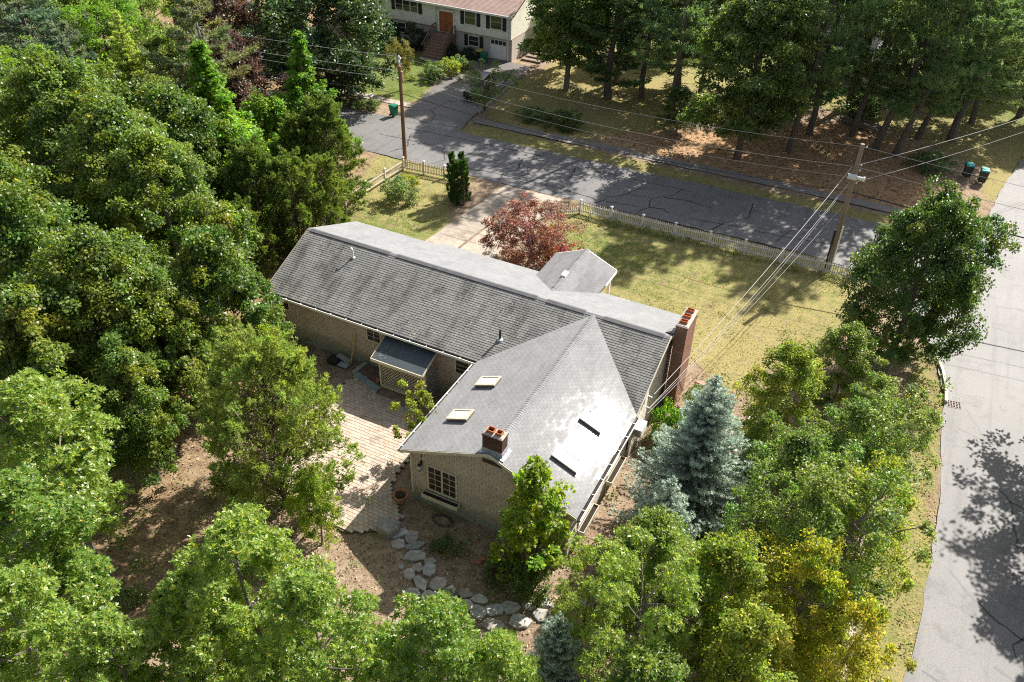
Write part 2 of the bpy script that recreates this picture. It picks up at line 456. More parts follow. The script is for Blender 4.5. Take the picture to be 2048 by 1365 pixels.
# tar-filled cracks in the street: meandering strips
def crack(mb, pts, w=0.035, z=0.008, seed=0):
    r = random.Random(seed); out = []
    for i in range(len(pts) - 1):
        a = Vector(pts[i] + (0,)); b = Vector(pts[i + 1] + (0,)); k = max(2, int((b - a).length / 0.35))
        for j in range(k):
            out.append(a.lerp(b, j / k) + Vector((r.uniform(-.08, .08), r.uniform(-.08, .08), 0)))
    out.append(Vector(pts[-1] + (0,)))
    prev = None
    for i, p in enumerate(out):
        d = (out[min(i + 1, len(out) - 1)] - out[max(i - 1, 0)]).normalized(); nrm = Vector((-d.y, d.x, 0)) * w * r.uniform(0.5, 1.4)
        l, q = (p.x + nrm.x, p.y + nrm.y, z), (p.x - nrm.x, p.y - nrm.y, z)
        if prev: mb.quad(prev[1], q, l, prev[0])
        prev = (l, q)
mb = MB(); sd = 0
rc = random.Random(21)
tracks = [[(-11, 27.9), (-4, 28.2), (3, 28.4), (9, 28.6)], [(-2, 25.6), (2, 26.1), (7, 26.2), (11, 25.9), (14, 26.4)], [(2.5, 25.0), (2.2, 26.4), (2.9, 27.8), (2.4, 29.6), (3.4, 31)],
          [(10.9, 25.3), (11.4, 26.6), (12.4, 28), (13.1, 29.5)], [(14.2, 25.3), (14.7, 26.8), (14.4, 28.2), (15.8, 29.6), (16, 31)], [(14.8, 26.7), (15.8, 26.9), (16.4, 26.6)], [(15.2, 28.8), (17, 29.2), (19, 29)],
          [(1.0, 27.2), (3.2, 27.4), (5.2, 27.0), (6.5, 27.5)], [(-8, 25.2), (-7.4, 27), (-8.4, 29), (-7.2, 31)], [(18, 26.5), (21, 27), (25, 27.3), (29, 28)], [(5, 30.2), (10, 30.6), (17, 30.9)],
          [(2, 25.2), (3.4, 25.9), (4.0, 27.2), (3.5, 28.4)], [(3.4, 25.9), (5.4, 25.6), (8.2, 25.4)], [(-3.8, 24.9), (-3.2, 26.2), (-4.4, 27.9), (-3.8, 30.4)], [(6.1, 26.3), (7.4, 28.2), (7.0, 30.2)], [(12.4, 28.0), (14.4, 28.2)], [(20, 25.6), (20.6, 27.2), (22.0, 28.9), (21.7, 31.4)], [(24.5, 26), (25.2, 28.3), (26.8, 30.2)], [(-9.5, 30.2), (-3, 30.6), (4, 30.9)],
          [(38.4, -8), (40.6, -8.6), (43.5, -8.2)], [(39.3, 8.2), (40.9, 6.4), (43.2, 5.6), (46, 6.1)], [(40.9, 6.4), (41.3, 3.2), (42.5, 2.6)],
          [(41, 1.5), (42.5, 2.6), (44.5, 2.2), (46.3, 3)], [(42.5, 2.5), (42.3, -0.6), (41.2, -2.5), (42, -4.6)], [(38.5, 0.4), (40.2, -1.3), (42, -2.3), (44.6, -2.5)], [(42, -4.6), (43.8, -5.0), (45.8, -4.2)], [(40.5, -3.9), (42, -4.6), (43, -7)],
          [(38.0, 11), (40.5, 10.3), (43.2, 9.7), (46, 9.9)], [(38.4, 13.0), (39.3, 11.2), (40, 10.3)], [(37.9, -5.5), (39.4, -6.0), (41.5, -5.9)], [(41.2, 16), (42, 20), (41.6, 25), (43, 31)], [(39.5, 25), (42, 25.6), (46, 25)]]
for t in tracks:
    crack(mb, t, rc.uniform(0.03, 0.06), 0.008, sd); sd += 1
o = mb.build('tar_seams', M_TAR, road); tag(o, kind='stuff')
mb = MB()
for t in [[(-11.6, 33.5), (-9.8, 34.9), (-8.9, 34.0), (-6.9, 34.5)], [(-8.9, 34.0), (-8.2, 31.9)], [(-9.8, 34.9), (-9.4, 37.5), (-7, 38.5)], [(-11.2, 32.5), (-8.2, 32.0), (-5.6, 32.6)]]:
    crack(mb, t, 0.05, 0.0125, sd); sd += 1
o = mb.build('tar_seams', M_TAR, ndrive); tag(o, kind='stuff')
# patched asphalt
M_PATCH = asphalt('asphalt_patch', (0.11, 0.105, 0.10))
M_PATCH2 = asphalt('pale_asphalt_patch', (0.20, 0.185, 0.17))
for nm, cx, cy, rx, ry, m in (('asphalt_patch', 40.6, 41.2, 1.5, 0.9, M_PATCH), ('asphalt_patch', 40.2, 22.6, 0.9, 0.5, M_PATCH), ('asphalt_patch', 44.2, 36.5, 1.2, 0.8, M_PATCH)):
    ol = [(cx + rx * cos(a) * random.uniform(.8, 1.15), cy + ry * sin(a) * random.uniform(.8, 1.15)) for a in np.linspace(0, 2 * pi, 13)[:-1]]
    sheet(nm, ol, 0.0075, m, 0.03, 0.5, parent=road, kind=None)
sheet('concrete_apron', [(-8.6, 31.6), (-5.8, 31.7), (-5.9, 33.1), (-6.6, 33.3), (-8.4, 32.9)], 0.0105, plain('manhole_concrete', (0.25, 0.24, 0.23), 0.9, 0.2, 3), 0.02, 2, parent=ndrive, kind=None)

# granite kerb along the corner
M_KERB = plain('granite_kerb', (0.48, 0.45, 0.41), 0.8, 0.15, 9, 0.3, dirt=(0.25, 0.22, 0.16), dirt_amt=0.5)
kerb = bpy.data.objects.new('kerb', None); link(kerb); tag(kerb, kind='structure')
kp = [(34.95, 20.0), (35.75, 18.75), (36.4, 17.4), (36.9, 15.9), (37.2, 14.4), (37.32, 12.9)]
for i in range(len(kp) - 1):
    a = Vector(kp[i] + (0.03,)); b = Vector(kp[i + 1] + (0.03,)); d = (b - a).normalized() * 0.012
    mb = MB(); mb.bar(a + d, b - d, 0.16, 0.22); mb.build('kerb_stone', M_KERB, kerb)
# ------------------------------------------------------------------ the main house
HR, HE = 5.11, 3.25
XL0, XL1 = 0.0, 23.12
YR, YB = 4.5, 9.3
XA, XM, XB, YG = 14.18, 18.86, 23.15, -7.45

def shingle_mat(name, c1, c2, stain=(0.03, 0.03, 0.03), stain_amt=0.5, lichen=0.0, rough=0.75, spec=0.3, streak=(0.5, 0.12, 0.3)):
    m, nt, p = newmat(name)
    v = objvec(nt); vs = objvec(nt, streak)
    n1 = noise(nt, 0.8, 5, 0.6, v); n2 = noise(nt, 60, 2, 0.7, v)
    c = mixc(nt, ramp(nt, n1, 0.3, 0.7), c1, c2)
    c = mixc(nt, 1.0, c, tintnode(nt), 'MULTIPLY')
    st = noise(nt, 2.4, 5, 0.6, vs)
    c = mixc(nt, ramp(nt, st, 0.46, 0.68, 0, stain_amt), c, stain)
    if lichen:
        ln = noise(nt, 11, 2, 0.5, v); lb = noise(nt, 0.35, 3, 0.6, v)
        mu = N(nt, 'ShaderNodeMath', operation='MULTIPLY'); nt.links.new(ramp(nt, ln, 0.60, 0.68), mu.inputs[0]); nt.links.new(ramp(nt, lb, 0.42, 0.62, 0, lichen), mu.inputs[1])
        c = mixc(nt, mu.outputs[0], c, (0.42, 0.38, 0.27))
        lb2 = noise(nt, 0.9, 4, 0.7, vs)
        c = mixc(nt, ramp(nt, lb2, 0.62, 0.76, 0, 0.35), c, (0.22, 0.18, 0.10))
    c = mixc(nt, ramp(nt, n2, 0.3, 0.75, 0, 0.4), c, tuple(x * 1.5 for x in c2))
    nt.links.new(c, p.inputs['Base Color'])
    p.inputs['Roughness'].default_value = rough; p.inputs['Specular IOR Level'].default_value = spec
    bump(nt, p, n2, 0.35, 0.01)
    return m
M_SH_OLD = shingle_mat('old_grey_shingle', (0.135, 0.133, 0.128), (0.19, 0.188, 0.178), lichen=1.0, stain_amt=0.8, spec=.12, rough=.85)
M_SH_NEW = shingle_mat('new_grey_shingle', (0.178, 0.178, 0.181), (0.212, 0.212, 0.215), stain_amt=0.18, rough=0.8, spec=0.0)
_p = M_SH_NEW.node_tree.nodes['Principled BSDF']; _p.inputs['Coat Weight'].default_value = 0.05; _p.inputs['Coat Roughness'].default_value = 0.085
M_SH_BACK = shingle_mat('back_grey_shingle', (0.185, 0.187, 0.19), (0.215, 0.217, 0.22), stain_amt=0.12, rough=0.8, spec=.1)
M_SH_PORCH = shingle_mat('porch_grey_shingle', (0.165, 0.165, 0.168), (0.195, 0.195, 0.198), stain_amt=0.4, rough=0.8, spec=.1)
M_FELT = plain('roof_felt', (0.035, 0.035, 0.037), 0.9)
M_TRIM = plain('cream_trim', (0.60, 0.54, 0.42), 0.55, 0.1, 3, 0.35, dirt=(0.30, 0.25, 0.17), dirt_amt=0.35)
M_WHITE = plain('white_paint', (0.78, 0.76, 0.72), 0.5, 0.06, 3, 0.4, dirt=(0.45, 0.42, 0.36), dirt_amt=0.3)
M_GUT_IN = plain('gutter_dark', (0.03, 0.027, 0.022), 0.9, 0.3, 4)  # near-black trough colour
M_GLASS = None
def glass_mat(name, col, rough=0.06, spec=0.8):
    m, nt, p = newmat(name)
    p.inputs['Base Color'].default_value = (*col, 1); p.inputs['Roughness'].default_value = rough; p.inputs['Specular IOR Level'].default_value = spec
    return m
M_GLASS = glass_mat('window_glass', (0.035, 0.032, 0.032))
M_DARK = plain('dark_interior', (0.02, 0.018, 0.016), 0.9)
def siding_mat(name, c, grime):
    m, nt, p = newmat(name)
    v = objvec(nt); n1 = noise(nt, 1.1, 5, 0.65, v); n2 = noise(nt, 14, 4, 0.7, v)
    col = mixc(nt, ramp(nt, n1, 0.3, 0.75), tuple(x * .86 for x in c), tuple(x * 1.1 for x in c))
    col = mixc(nt, 1.0, col, tintnode(nt), 'MULTIPLY')
    # green-grey algae splashed up near the ground (real grime band with a ragged edge)
    sp = N(nt, 'ShaderNodeSeparateXYZ'); nt.links.new(v, sp.inputs[0])
    md = N(nt, 'ShaderNodeMath', operation='MULTIPLY_ADD'); nt.links.new(n1, md.inputs[0]); md.inputs[1].default_value = 1.3; md.inputs[2].default_value = 0.25
    sb = N(nt, 'ShaderNodeMath', operation='SUBTRACT'); nt.links.new(md.outputs[0], sb.inputs[0]); nt.links.new(sp.outputs[2], sb.inputs[1])
    col = mixc(nt, ramp(nt, sb.outputs[0], -0.25, 0.25, 0, 0.6), col, grime)
    col = mixc(nt, ramp(nt, n2, 0.62, 0.75, 0, 0.3), col, tuple(x * .5 for x in c))
    nt.links.new(col, p.inputs['Base Color']); p.inputs['Roughness'].default_value = 0.75; p.inputs['Specular IOR Level'].default_value = 0.25
    bump(nt, p, n2, 0.2, 0.01)
    return m
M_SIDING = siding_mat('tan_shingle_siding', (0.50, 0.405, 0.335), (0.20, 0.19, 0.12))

M_SIDING_SUNLIT = siding_mat('sunlit_shingle_siding', (0.68, 0.59, 0.535), (0.36, 0.32, 0.25))  # paler copy of the tan siding: sunlight painted into the sunny side walls
house = thing('ranch_house', 'long tan shingle house with grey roofs forming a T and two brick chimneys', 'house', (0, 0, 0))

def rtint(a=0.10):
    g = 1 + random.uniform(-a, a)
    return (g, g, g)

def courses(n, tab, th, P, rng_fn, tilt_gap=0.008, tv=0.10, ragged=0.0):
    """shingle courses as real lapped tabs. P(s, t) -> point on the plane (s along the eave, t 0 eave..1 ridge), rng_fn(t) -> (s0, s1)"""
    mb = MB()
    for i in range(n):
        t0, t1 = i / n, min(1.0, (i + 1.25) / n)
        a0, b0 = rng_fn(t0); a1, b1 = rng_fn(t1)
        lo, hi = min(a0, a1), max(b0, b1)
        off = (i % 2) * tab / 2 + random.uniform(-.02, .02)
        k = math.floor((lo - off) / tab)
        while k * tab + off < hi:
            s0, s1 = k * tab + off + tilt_gap / 2, (k + 1) * tab + off - tilt_gap / 2; k += 1
            q = [min(max(s0, a0), b0), min(max(s1, a0), b0), min(max(s1, a1), b1), min(max(s0, a1), b1)]
            if q[1] - q[0] < 0.004 and q[2] - q[3] < 0.004: continue
            h = th * random.uniform(0.85, 1.15); tt = t0 - random.uniform(0, ragged) / n
            B0, B1, T1, T0 = P(q[0], tt), P(q[1], tt), P(q[2], t1), P(q[3], t1)
            up = Vector((0, 0, h)); u2 = Vector((0, 0, h * 0.15))
            tn = rtint(tv)
            mb.quad(B0 + up, B1 + up, T1 + u2, T0 + u2, tn)
            mb.quad(B0, B1, B1 + up, B0 + up, tn)
    return mb

V3 = Vector
def zt(t): return HE + (HR - HE) * t
Pf = lambda s, t: V3((s, YR * t, zt(t)))
Pb = lambda s, t: V3((-s, YB - (YB - YR) * t, zt(t)))
Pcl = lambda s, t: V3((XA + (XM - XA) * t, -s, zt(t)))
Pcr = lambda s, t: V3((XB - (XB - XM) * t, s, zt(t)))

def roof_part(name, mb, m, under):
    rf = MB()
    for poly in under: rf.poly(poly)
    r = rf.build(name, M_FELT, house)
    s = mb.build('shingles', m, r); tag(s, kind='stuff')
    return r
dz = V3((0, 0, -0.012)); dd = V3((0, 0, -0.10))
def slabz(pts):       # thin slab: top plus underside
    top = [tuple(p + dz) for p in pts]; bot = [tuple(p + dd) for p in pts][::-1]
    sides = [[tuple(pts[i] + dd), tuple(pts[(i + 1) % len(pts)] + dd), tuple(pts[(i + 1) % len(pts)] + dz), tuple(pts[i] + dz)] for i in range(len(pts))]
    return [top, bot] + sides
front_main = roof_part('front_roof', courses(33, 0.31, 0.027, Pf, lambda t: (XL0, XA + t * (XM - XA) + 0.03)), M_SH_OLD,
          slabz([Pf(0, 0), Pf(XL1, 0), Pf(XL1, 1), Pf(0, 1)]))
mb_r = courses(33, 0.31, 0.027, Pf, lambda t: (XM + (1 - t) * (XB - XM) - 0.03, XL1))
s = mb_r.build('shingles', M_SH_OLD, front_main); tag(s, kind='stuff')
# back slope: the middle part stands out further over the entry
def back_rng(t):
    return (-XL1, 0.0)
back = roof_part('back_roof', courses(33, 0.31, 0.010, Pb, back_rng), M_SH_BACK, slabz([Pb(0, 0), Pb(0, 1), Pb(-XL1, 1), Pb(-XL1, 0)][::-1]))
t_ext = -0.125
mb = courses(4, 0.31, 0.010, lambda s, t: Pb(s, t_ext * (1 - t)) + V3((0, 0, 0.004)), lambda t: (-14.3, -6.2))
o = mb.build('shingles', M_SH_BACK, back); tag(o, kind='stuff')
mb = MB()
for pl in slabz([Pb(-6.2, t_ext), Pb(-6.2, 0), Pb(-14.3, 0), Pb(-14.3, t_ext)]): mb.poly(pl)
mb.build('eave_extension', M_FELT, back)
cl = roof_part('wing_roof', courses(33, 0.31, 0.0165, Pcl, lambda t: (-(YR * t) - 0.02, -YG), tv=0.09), M_SH_NEW, slabz([Pcl(0.0, 0), Pcl(-YG, 0), Pcl(-YG, 1), Pcl(-YR, 1)][::-1]))
cr = roof_part('wing_roof', courses(33, 0.31, 0.0165, Pcr, lambda t: (YG, YR * t + 0.02), tv=0.09), M_SH_NEW, slabz([Pcr(YG, 0), Pcr(0.0, 0), Pcr(YR, 1), Pcr(YG, 1)]))
# ridge caps of the wing: overlapping bent shingles
mb = MB(); y = YG
while y < YR - 0.1:
    t = rtint(.12); h = 0.03
    for sx, PP in ((-1, 0.17), (1, 0.17)):
        z1 = HR - PP * (HR - HE) / (XM - XA)
        a, b = (XM, y, HR + h), (XM + sx * PP, y, z1 + h); c, d = (XM + sx * PP, y + .17, z1 + h * .5), (XM, y + .17, HR + h * .5)
        if sx > 0: mb.quad(a, b, c, d, t)
        else: mb.quad(d, c, b, a, t)
    mb.quad((XM - .17, y, HR - .066), (XM + .17, y, HR - .066), (XM + .17, y, HR - .037), (XM - .17, y, HR - .037), t)
    y += 0.145
o = mb.build('ridge_cap', M_SH_NEW, cl); tag(o, kind='stuff')
# ridge vents on the long ridge
M_VENT = plain('ridge_vent', (0.12, 0.12, 0.122), 0.7, 0.2, 3)
for a, b in ((0.25, 5.95), (6.45, 15.5), (16.1, 18.35), (19.45, 22.8)):
    mb = MB()
    zr = HR + 0.02
    for x0, x1 in ((a, b),):
        A = [(x0, YR - .19, HR - .08), (x1, YR - .19, HR - .08), (x1, YR, HR), (x1, YR + .19, HR - .08), (x0, YR + .19, HR - .08), (x0, YR, HR)]
        up = 0.068
        T = [(p[0], p[1], p[2] + up) for p in A]
        mb.quad(T[0], T[1], T[2], T[5]); mb.quad(T[5], T[2], T[3], T[4])
        mb.quad(A[0], A[1], T[1], T[0]); mb.quad(A[3], A[4], T[4], T[3])
        mb.poly([A[1], A[2], A[3], T[3], T[2], T[1]]); mb.poly([A[0], T[0], T[5], T[4], A[4], A[5]])
    mb.build('ridge_vent', M_VENT, house)
# low caps between the vents
for a, b in ((0, .25), (5.95, 6.45), (15.5, 16.1), (18.35, 19.45), (22.8, XL1)):
    mb = MB(); mb.quad((a, YR - .16, HR - .03), (b, YR - .16, HR - .03), (b, YR, HR + .035), (a, YR, HR + .035)); mb.quad((a, YR, HR + .035), (b, YR, HR + .035), (b, YR + .16, HR - .03), (a, YR + .16, HR - .03)); mb.build('ridge_cap', M_SH_PORCH, house)

# walls: lapped siding shingles
def wall_courses(A, B, z0, top_fn, exp=0.19, w=0.38, th=0.022, holes=(), tv=0.06):
    """wall from A to B (2D); outward is to the right of A->B. top_fn(s) -> z of the top edge"""
    mb = MB(); a = V3((*A, 0)); d = (V3((*B, 0)) - a); Ln = d.length; d.normalize(); nrm = V3((d.y, -d.x, 0))
    k = 0; z = z0; zmax = max(top_fn(s) for s in np.linspace(0, Ln, 21))
    while z < zmax:
        off = (k % 2) * w * .5 + random.uniform(-.05, .05); j = -1
        while j * w + off < Ln:
            s0, s1 = max(0, j * w + off + .006), min(Ln, (j + 1) * w + off - .006); j += 1
            if s1 - s0 < 0.02: continue
            sm = (s0 + s1) / 2
            zt0, zt1 = min(z + exp - .02, top_fn(s0)), min(z + exp - .02, top_fn(s1))
            if zt0 <= z and zt1 <= z: continue
            zb0, zb1 = min(z, zt0), min(z, zt1)
            if any(h[0] < sm < h[1] and h[2] < z + exp / 2 < h[3] for h in holes): continue
            h = th * random.uniform(.8, 1.2); t = rtint(tv)
            mb.quad(a + d * s0 + nrm * h + V3((0, 0, zb0)), a + d * s1 + nrm * h + V3((0, 0, zb1)), a + d * s1 + nrm * h * .1 + V3((0, 0, zt1)), a + d * s0 + nrm * h * .1 + V3((0, 0, zt0)), t)
            mb.quad(a + d * s0 + V3((0, 0, zb0)), a + d * s1 + V3((0, 0, zb1)), a + d * s1 + nrm * h + V3((0, 0, zb1)), a + d * s0 + nrm * h + V3((0, 0, zb0)), t)
        z += exp; k += 1
    return mb
M_FOUND = plain('foundation_concrete', (0.27, 0.27, 0.22), 0.9, 0.2, 2, 0.2, dirt=(0.14, 0.16, 0.09), dirt_amt=0.6)
FZ = 0.45
def solid_wall(pts, m=M_FELT):
    mb = MB(); mb.poly(pts); return mb
WX0, WX1, WY0, WY1 = 0.3, 22.88, 0.35, 8.95          # wall faces of the long range
GX_0, GX_1, GYW = XA + 0.42, XB - 0.42, YG + 0.25        # wing walls
core = MB()
core.box(WX0 + .02, WY0 + .02, -0.1, WX1 - .02, WY1 - .02, HE - 0.05); core.box(GX_0 + .02, GYW + .02, -0.1, GX_1 - .02, WY0 + .1, HE - 0.05)
gz = lambda x: HE - .13 + (HR - HE) * (1 - abs(x - XM) / (XM - XA)) if True else 0
core.poly([(GX_0 + .02, GYW + .02, HE - .06), (GX_1 - .02, GYW + .02, HE - .06), (XM, GYW + .02, HR - .15)])
for xx in (WX0 + .02, WX1 - .02):
    core.poly([(xx, WY0, HE - .06), (xx, WY1, HE - .06), (xx, YR, HR - .12)])
core.build('wall', M_DARK, house)
fd = MB()
fd.box(WX0 - .01, WY0 - .01, -0.15, WX1 + .01, WY1 + .01, FZ); fd.box(GX_0 - .01, GYW - .01, -0.15, GX_1 + .01, WY0, FZ - 0.02)
fd.build('foundation', M_FOUND, house)
def add_siding(*args, m=None, **kw):
    o = wall_courses(*args, **kw).build('siding', m or M_SIDING, house); tag(o, kind='stuff')
flat = lambda s: HE - 0.06
add_siding((WX0, WY0), (GX_0, WY0), FZ, flat)                                                  # long side facing the yard
add_siding((GX_0, WY0), (GX_0, GYW), FZ, flat)                                                 # wing side facing the patio (A->B so that right side is -x)
gable_top = lambda x0: (lambda s: HE - .10 + (HR - HE) * (1 - abs(x0 + s - XM) / (XM - XA)))
add_siding((GX_0, GYW), (GX_1, GYW), FZ - .02, gable_top(GX_0))
add_siding((GX_1, GYW), (GX_1, WY0), FZ, flat, m=M_SIDING_SUNLIT)
rake_top = lambda s: HE - .10 + (HR - HE) * (1 - abs(WY0 + s - YR) / YR)
add_siding((WX1, WY0), (WX1, WY1), FZ, rake_top, m=M_SIDING_SUNLIT)
add_siding((WX0, WY1), (WX0, WY0), FZ, lambda s: HE - .10 + (HR - HE) * (1 - abs(WY1 - s - YR) / YR))
add_siding((WX1, WY1), (WX0, WY1), FZ, flat)
# corner boards, fascia and rake boards
for x, y in ((WX0, WY0), (GX_0, GYW), (GX_1, GYW), (WX1, WY0), (WX0, WY1), (WX1, WY1)):
    tb = MB(); tb.box(x - .05, y - .05, FZ - .05, x + .05, y + .05, HE - .08); tb.build('corner_board', M_TRIM, house)
def rake(a, b, h=.17):
    a = V3(a); b = V3(b); fb = MB(); fb.hexa([a + V3((0, 0, -h)), a + V3((0, 0, -h)) + RK, b + V3((0, 0, -h)) + RK, b + V3((0, 0, -h)), a, a + RK, b + RK, b]); fb.build('rake_board', M_TRIM, house)
RK = V3((0, .035, 0))
rake((XA, YG - .037, HE - .004), (XM, YG - .037, HR - .004)); rake((XM, YG - .037, HR - .004), (XB, YG - .037, HE - .004))
RK = V3((.035, 0, 0))
rake((XL1 + .002, 0, HE - .004), (XL1 + .002, YR, HR - .004)); rake((XL1 + .002, YR, HR - .004), (XL1 + .002, YB, HE - .004))
rake((-.037, 0, HE - .004), (-.037, YR, HR - .004)); rake((-.037, YR, HR - .004), (-.037, YB, HE - .004))
fb = MB(); fb.box(0, YB + .002, HE - .2, XL1, YB + .035, HE - .02)
fb.build('fascia', M_TRIM, house)
# gutters: dark trough, pale front lip, hangers
def gutter(A, B, out):
    mb = MB(); a = V3(A); b = V3(B); o = V3(out)
    d = (b - a).normalized()
    z = V3((0, 0, 1))
    base = a + o * .015, b + o * .015
    mb.hexa([base[0] - z * .16, base[0] - z * .16 + o * .12, base[1] - z * .16 + o * .12, base[1] - z * .16, base[0] - z * .10, base[0] - z * .10 + o * .12, base[1] - z * .10 + o * .12, base[1] - z * .10])
    t = mb.build('gutter', M_GUT_IN, house)
    lp = MB(); lp.hexa([base[0] - z * .17 + o * .122, base[0] - z * .17 + o * .145, base[1] - z * .17 + o * .145, base[1] - z * .17 + o * .122, base[0] - z * .03 + o * .122, base[0] - z * .03 + o * .150, base[1] - z * .03 + o * .150, base[1] - z * .03 + o * .122])
    lp.build('gutter_lip', M_WHITE, t)
    Ln = (b - a).length; k = 0.6
    while k < Ln:
        p = a + d * k - z * .035; hm = MB(); hm.bar(p, p + o * .15, .03, .012); hm.build('gutter_hanger', M_WHITE, t); k += 1.05
gutter((0.0, 0, HE), (XA - .05, 0, HE), (0, -1, 0))
gutter((XA, -0.25, HE), (XA, YG, HE), (-1, 0, 0))
gutter((XB, YG, HE), (XB, 0.0, HE), (1, 0, 0))

# windows -----------------------------------------------------------------
def window(name, A, B, z0, z1, cols, rows, sashes=1, m=None, label=None, parent=None, glass=None, proud=0.03):
    """window in a wall running A->B (outward on the right), parts: frame(s) with panes as sub-parts"""
    a = V3((*A, 0)); b = V3((*B, 0)); d = (b - a); Ln = d.length; d.normalize(); nrm = V3((d.y, -d.x, 0))
    def P(s, z, o): return a + d * s + nrm * o + V3((0, 0, z))
    fr = MB(); fw = 0.075
    def fbox(s0, s1, za, zb, o0, o1):
        fr.hexa([P(s0, za, o0), P(s0, za, o1), P(s1, za, o1), P(s1, za, o0), P(s0, zb, o0), P(s0, zb, o1), P(s1, zb, o1), P(s1, zb, o0)])
    fbox(0, Ln, z1, z1 + fw, 0, proud + .03); fbox(0, Ln, z0 - fw, z0, 0, proud + .05)
    fbox(-fw, 0, z0 - fw, z1 + fw, 0, proud + .03); fbox(Ln, Ln + fw, z0 - fw, z1 + fw, 0, proud + .03)
    sw = Ln / sashes
    for k in range(1, sashes): fbox(k * sw - .045, k * sw + .045, z0, z1, 0, proud + .025)
    for k in range(sashes):
        s0 = k * sw + (.045 if k else 0); s1 = (k + 1) * sw - (.045 if k < sashes - 1 else 0)
        for c in range(1, cols): x = s0 + (s1 - s0) * c / cols; fbox(x - .014, x + .014, z0, z1, proud - .005, proud + .012)
        for r in range(1, rows):
            zz = z0 + (z1 - z0) * r / rows
            for c in range(cols):
                xa = s0 + (s1 - s0) * c / cols + .014; xb = s0 + (s1 - s0) * (c + 1) / cols - .014
                fbox(xa, xb, zz - .014, zz + .014, proud - .005, proud + .011)
    f = fr.build(name, m or M_TRIM, parent or house)
    if label: f['label'] = label
    for k in range(sashes):
        s0 = k * sw + (.045 if k else 0); s1 = (k + 1) * sw - (.045 if k < sashes - 1 else 0)
        for c in range(cols):
            for r in range(rows):
                g = MB(); xa = s0 + (s1 - s0) * c / cols + .002; xb = s0 + (s1 - s0) * (c + 1) / cols - .002
                za = z0 + (z1 - z0) * r / rows + .002; zb = z0 + (z1 - z0) * (r + 1) / rows - .002
                g.quad(P(xa, za, proud), P(xb, za, proud), P(xb, zb, proud), P(xa, zb, proud))
                g.build('pane', glass or M_GLASS, f)
    return f
M_GLASS_R = glass_mat('dark_red_glass', (0.055, 0.03, 0.026), 0.08, 0.6)  # panes with a dark reddish base colour
window('window', (15.55, GYW), (17.0, GYW), 1.12, 2.62, 2, 4, 2, glass=M_GLASS_R, label='paired casement windows with small square panes')
window('window', (0.72, WY0), (1.36, WY0), 2.08, 2.95, 1, 2, 1)
window('window', (6.93, WY0), (7.78, WY0), 1.93, 2.78, 2, 3, 1)
window('window', (12.72, WY0), (13.5, WY0), 1.75, 2.6, 1, 3, 1)
window('window', (GX_1, -6.0), (GX_1, -4.5), 1.15, 2.55, 2, 2, 2)
window('window', (GX_1, -2.5), (GX_1, -0.9), 1.15, 2.55, 2, 2, 2)
M_SOIL = plain('potting_soil', (0.03, 0.022, 0.015), 0.95, 0.4, 12)
def window_box(A, B, out, z, label):
    a = V3((*A, z)); b = V3((*B, z)); o = V3((*out, 0)); zz = V3((0, 0, 1)); w = .30; h = .24
    t = thing('window_box', label, 'window box', tuple((a + b) / 2), 0, 'window boxes under the wing windows')
    c = (a + b) / 2
    mb = MB(); a -= c; b -= c; d = (b - a).normalized(); off = o * .075
    def bx(p, q, o0, o1, z0, z1): mb.hexa([p + o * o0 + zz * z0, p + o * o1 + zz * z0, q + o * o1 + zz * z0, q + o * o0 + zz * z0, p + o * o0 + zz * z1, p + o * o1 + zz * z1, q + o * o1 + zz * z1, q + o * o0 + zz * z1])
    bx(a, b, .085, .085 + w, -h, -h + .03)
    bx(a, b, .085, .11, -h + .03, 0); bx(a, b, .085 + w - .025, .085 + w, -h + .03, 0.01)
    bx(a, a + d * .03, .112, .085 + w - .027, -h + .03, 0.005); bx(b - d * .03, b, .112, .085 + w - .027, -h + .03, 0.005)
    mb.build('planter', M_TRIM, t)
    s = MB(); q = a + d * .032; r = b - d * .032
    s.quad(q + o * .112 - zz * .07, q + o * (.085 + w - .027) - zz * .07, r + o * (.085 + w - .027) - zz * .07, r + o * .112 - zz * .07); s.build('soil', M_SOIL, t)
    return t
window_box((15.3, GYW), (17.25, GYW), (0, -1), 0.95, 'cream window box with dark soil under the paired patio-side gable windows')
window_box((20.2, GYW), (21.6, GYW), (0, -1), 0.80, 'cream window box half hidden behind the young tree at the gable wall')
window_box((GX_1, -6.2), (GX_1, -4.3), (1, 0), 0.98, 'white window box with a terracotta brick inside, nearest the front gable corner')
window_box((GX_1, -2.7), (GX_1, -0.7), (1, 0), 0.98, 'white window box in front of a window between the corner box and the air conditioner')

# air conditioner poking out of the side wall
ac = thing('air_conditioner', 'white window air conditioner sticking out of the sunny side wall', 'air conditioner', (GX_1 + .02, 0.75, 1.55))
M_AC = plain('ac_white', (0.74, 0.72, 0.66), 0.45, 0.06, 3)
mb = MB(); mb.box(0.0, -.42, 0, .68, .42, .50); mb.build('casing', M_AC, ac)
mb = MB()
for k in range(7): mb.box(.08, -.445, .06 + k * .058, .60, -.421, .09 + k * .058)
mb.build('grille', plain('ac_vent', (0.28, 0.27, 0.25), 0.6), ac)
mb = MB(); mb.bar((0.05, -.3, -.32), (.5, -.3, -.02), .04, .04); mb.bar((0.05, .3, -.32), (.5, .3, -.02), .04, .04); mb.build('bracket', M_WHITE, ac)

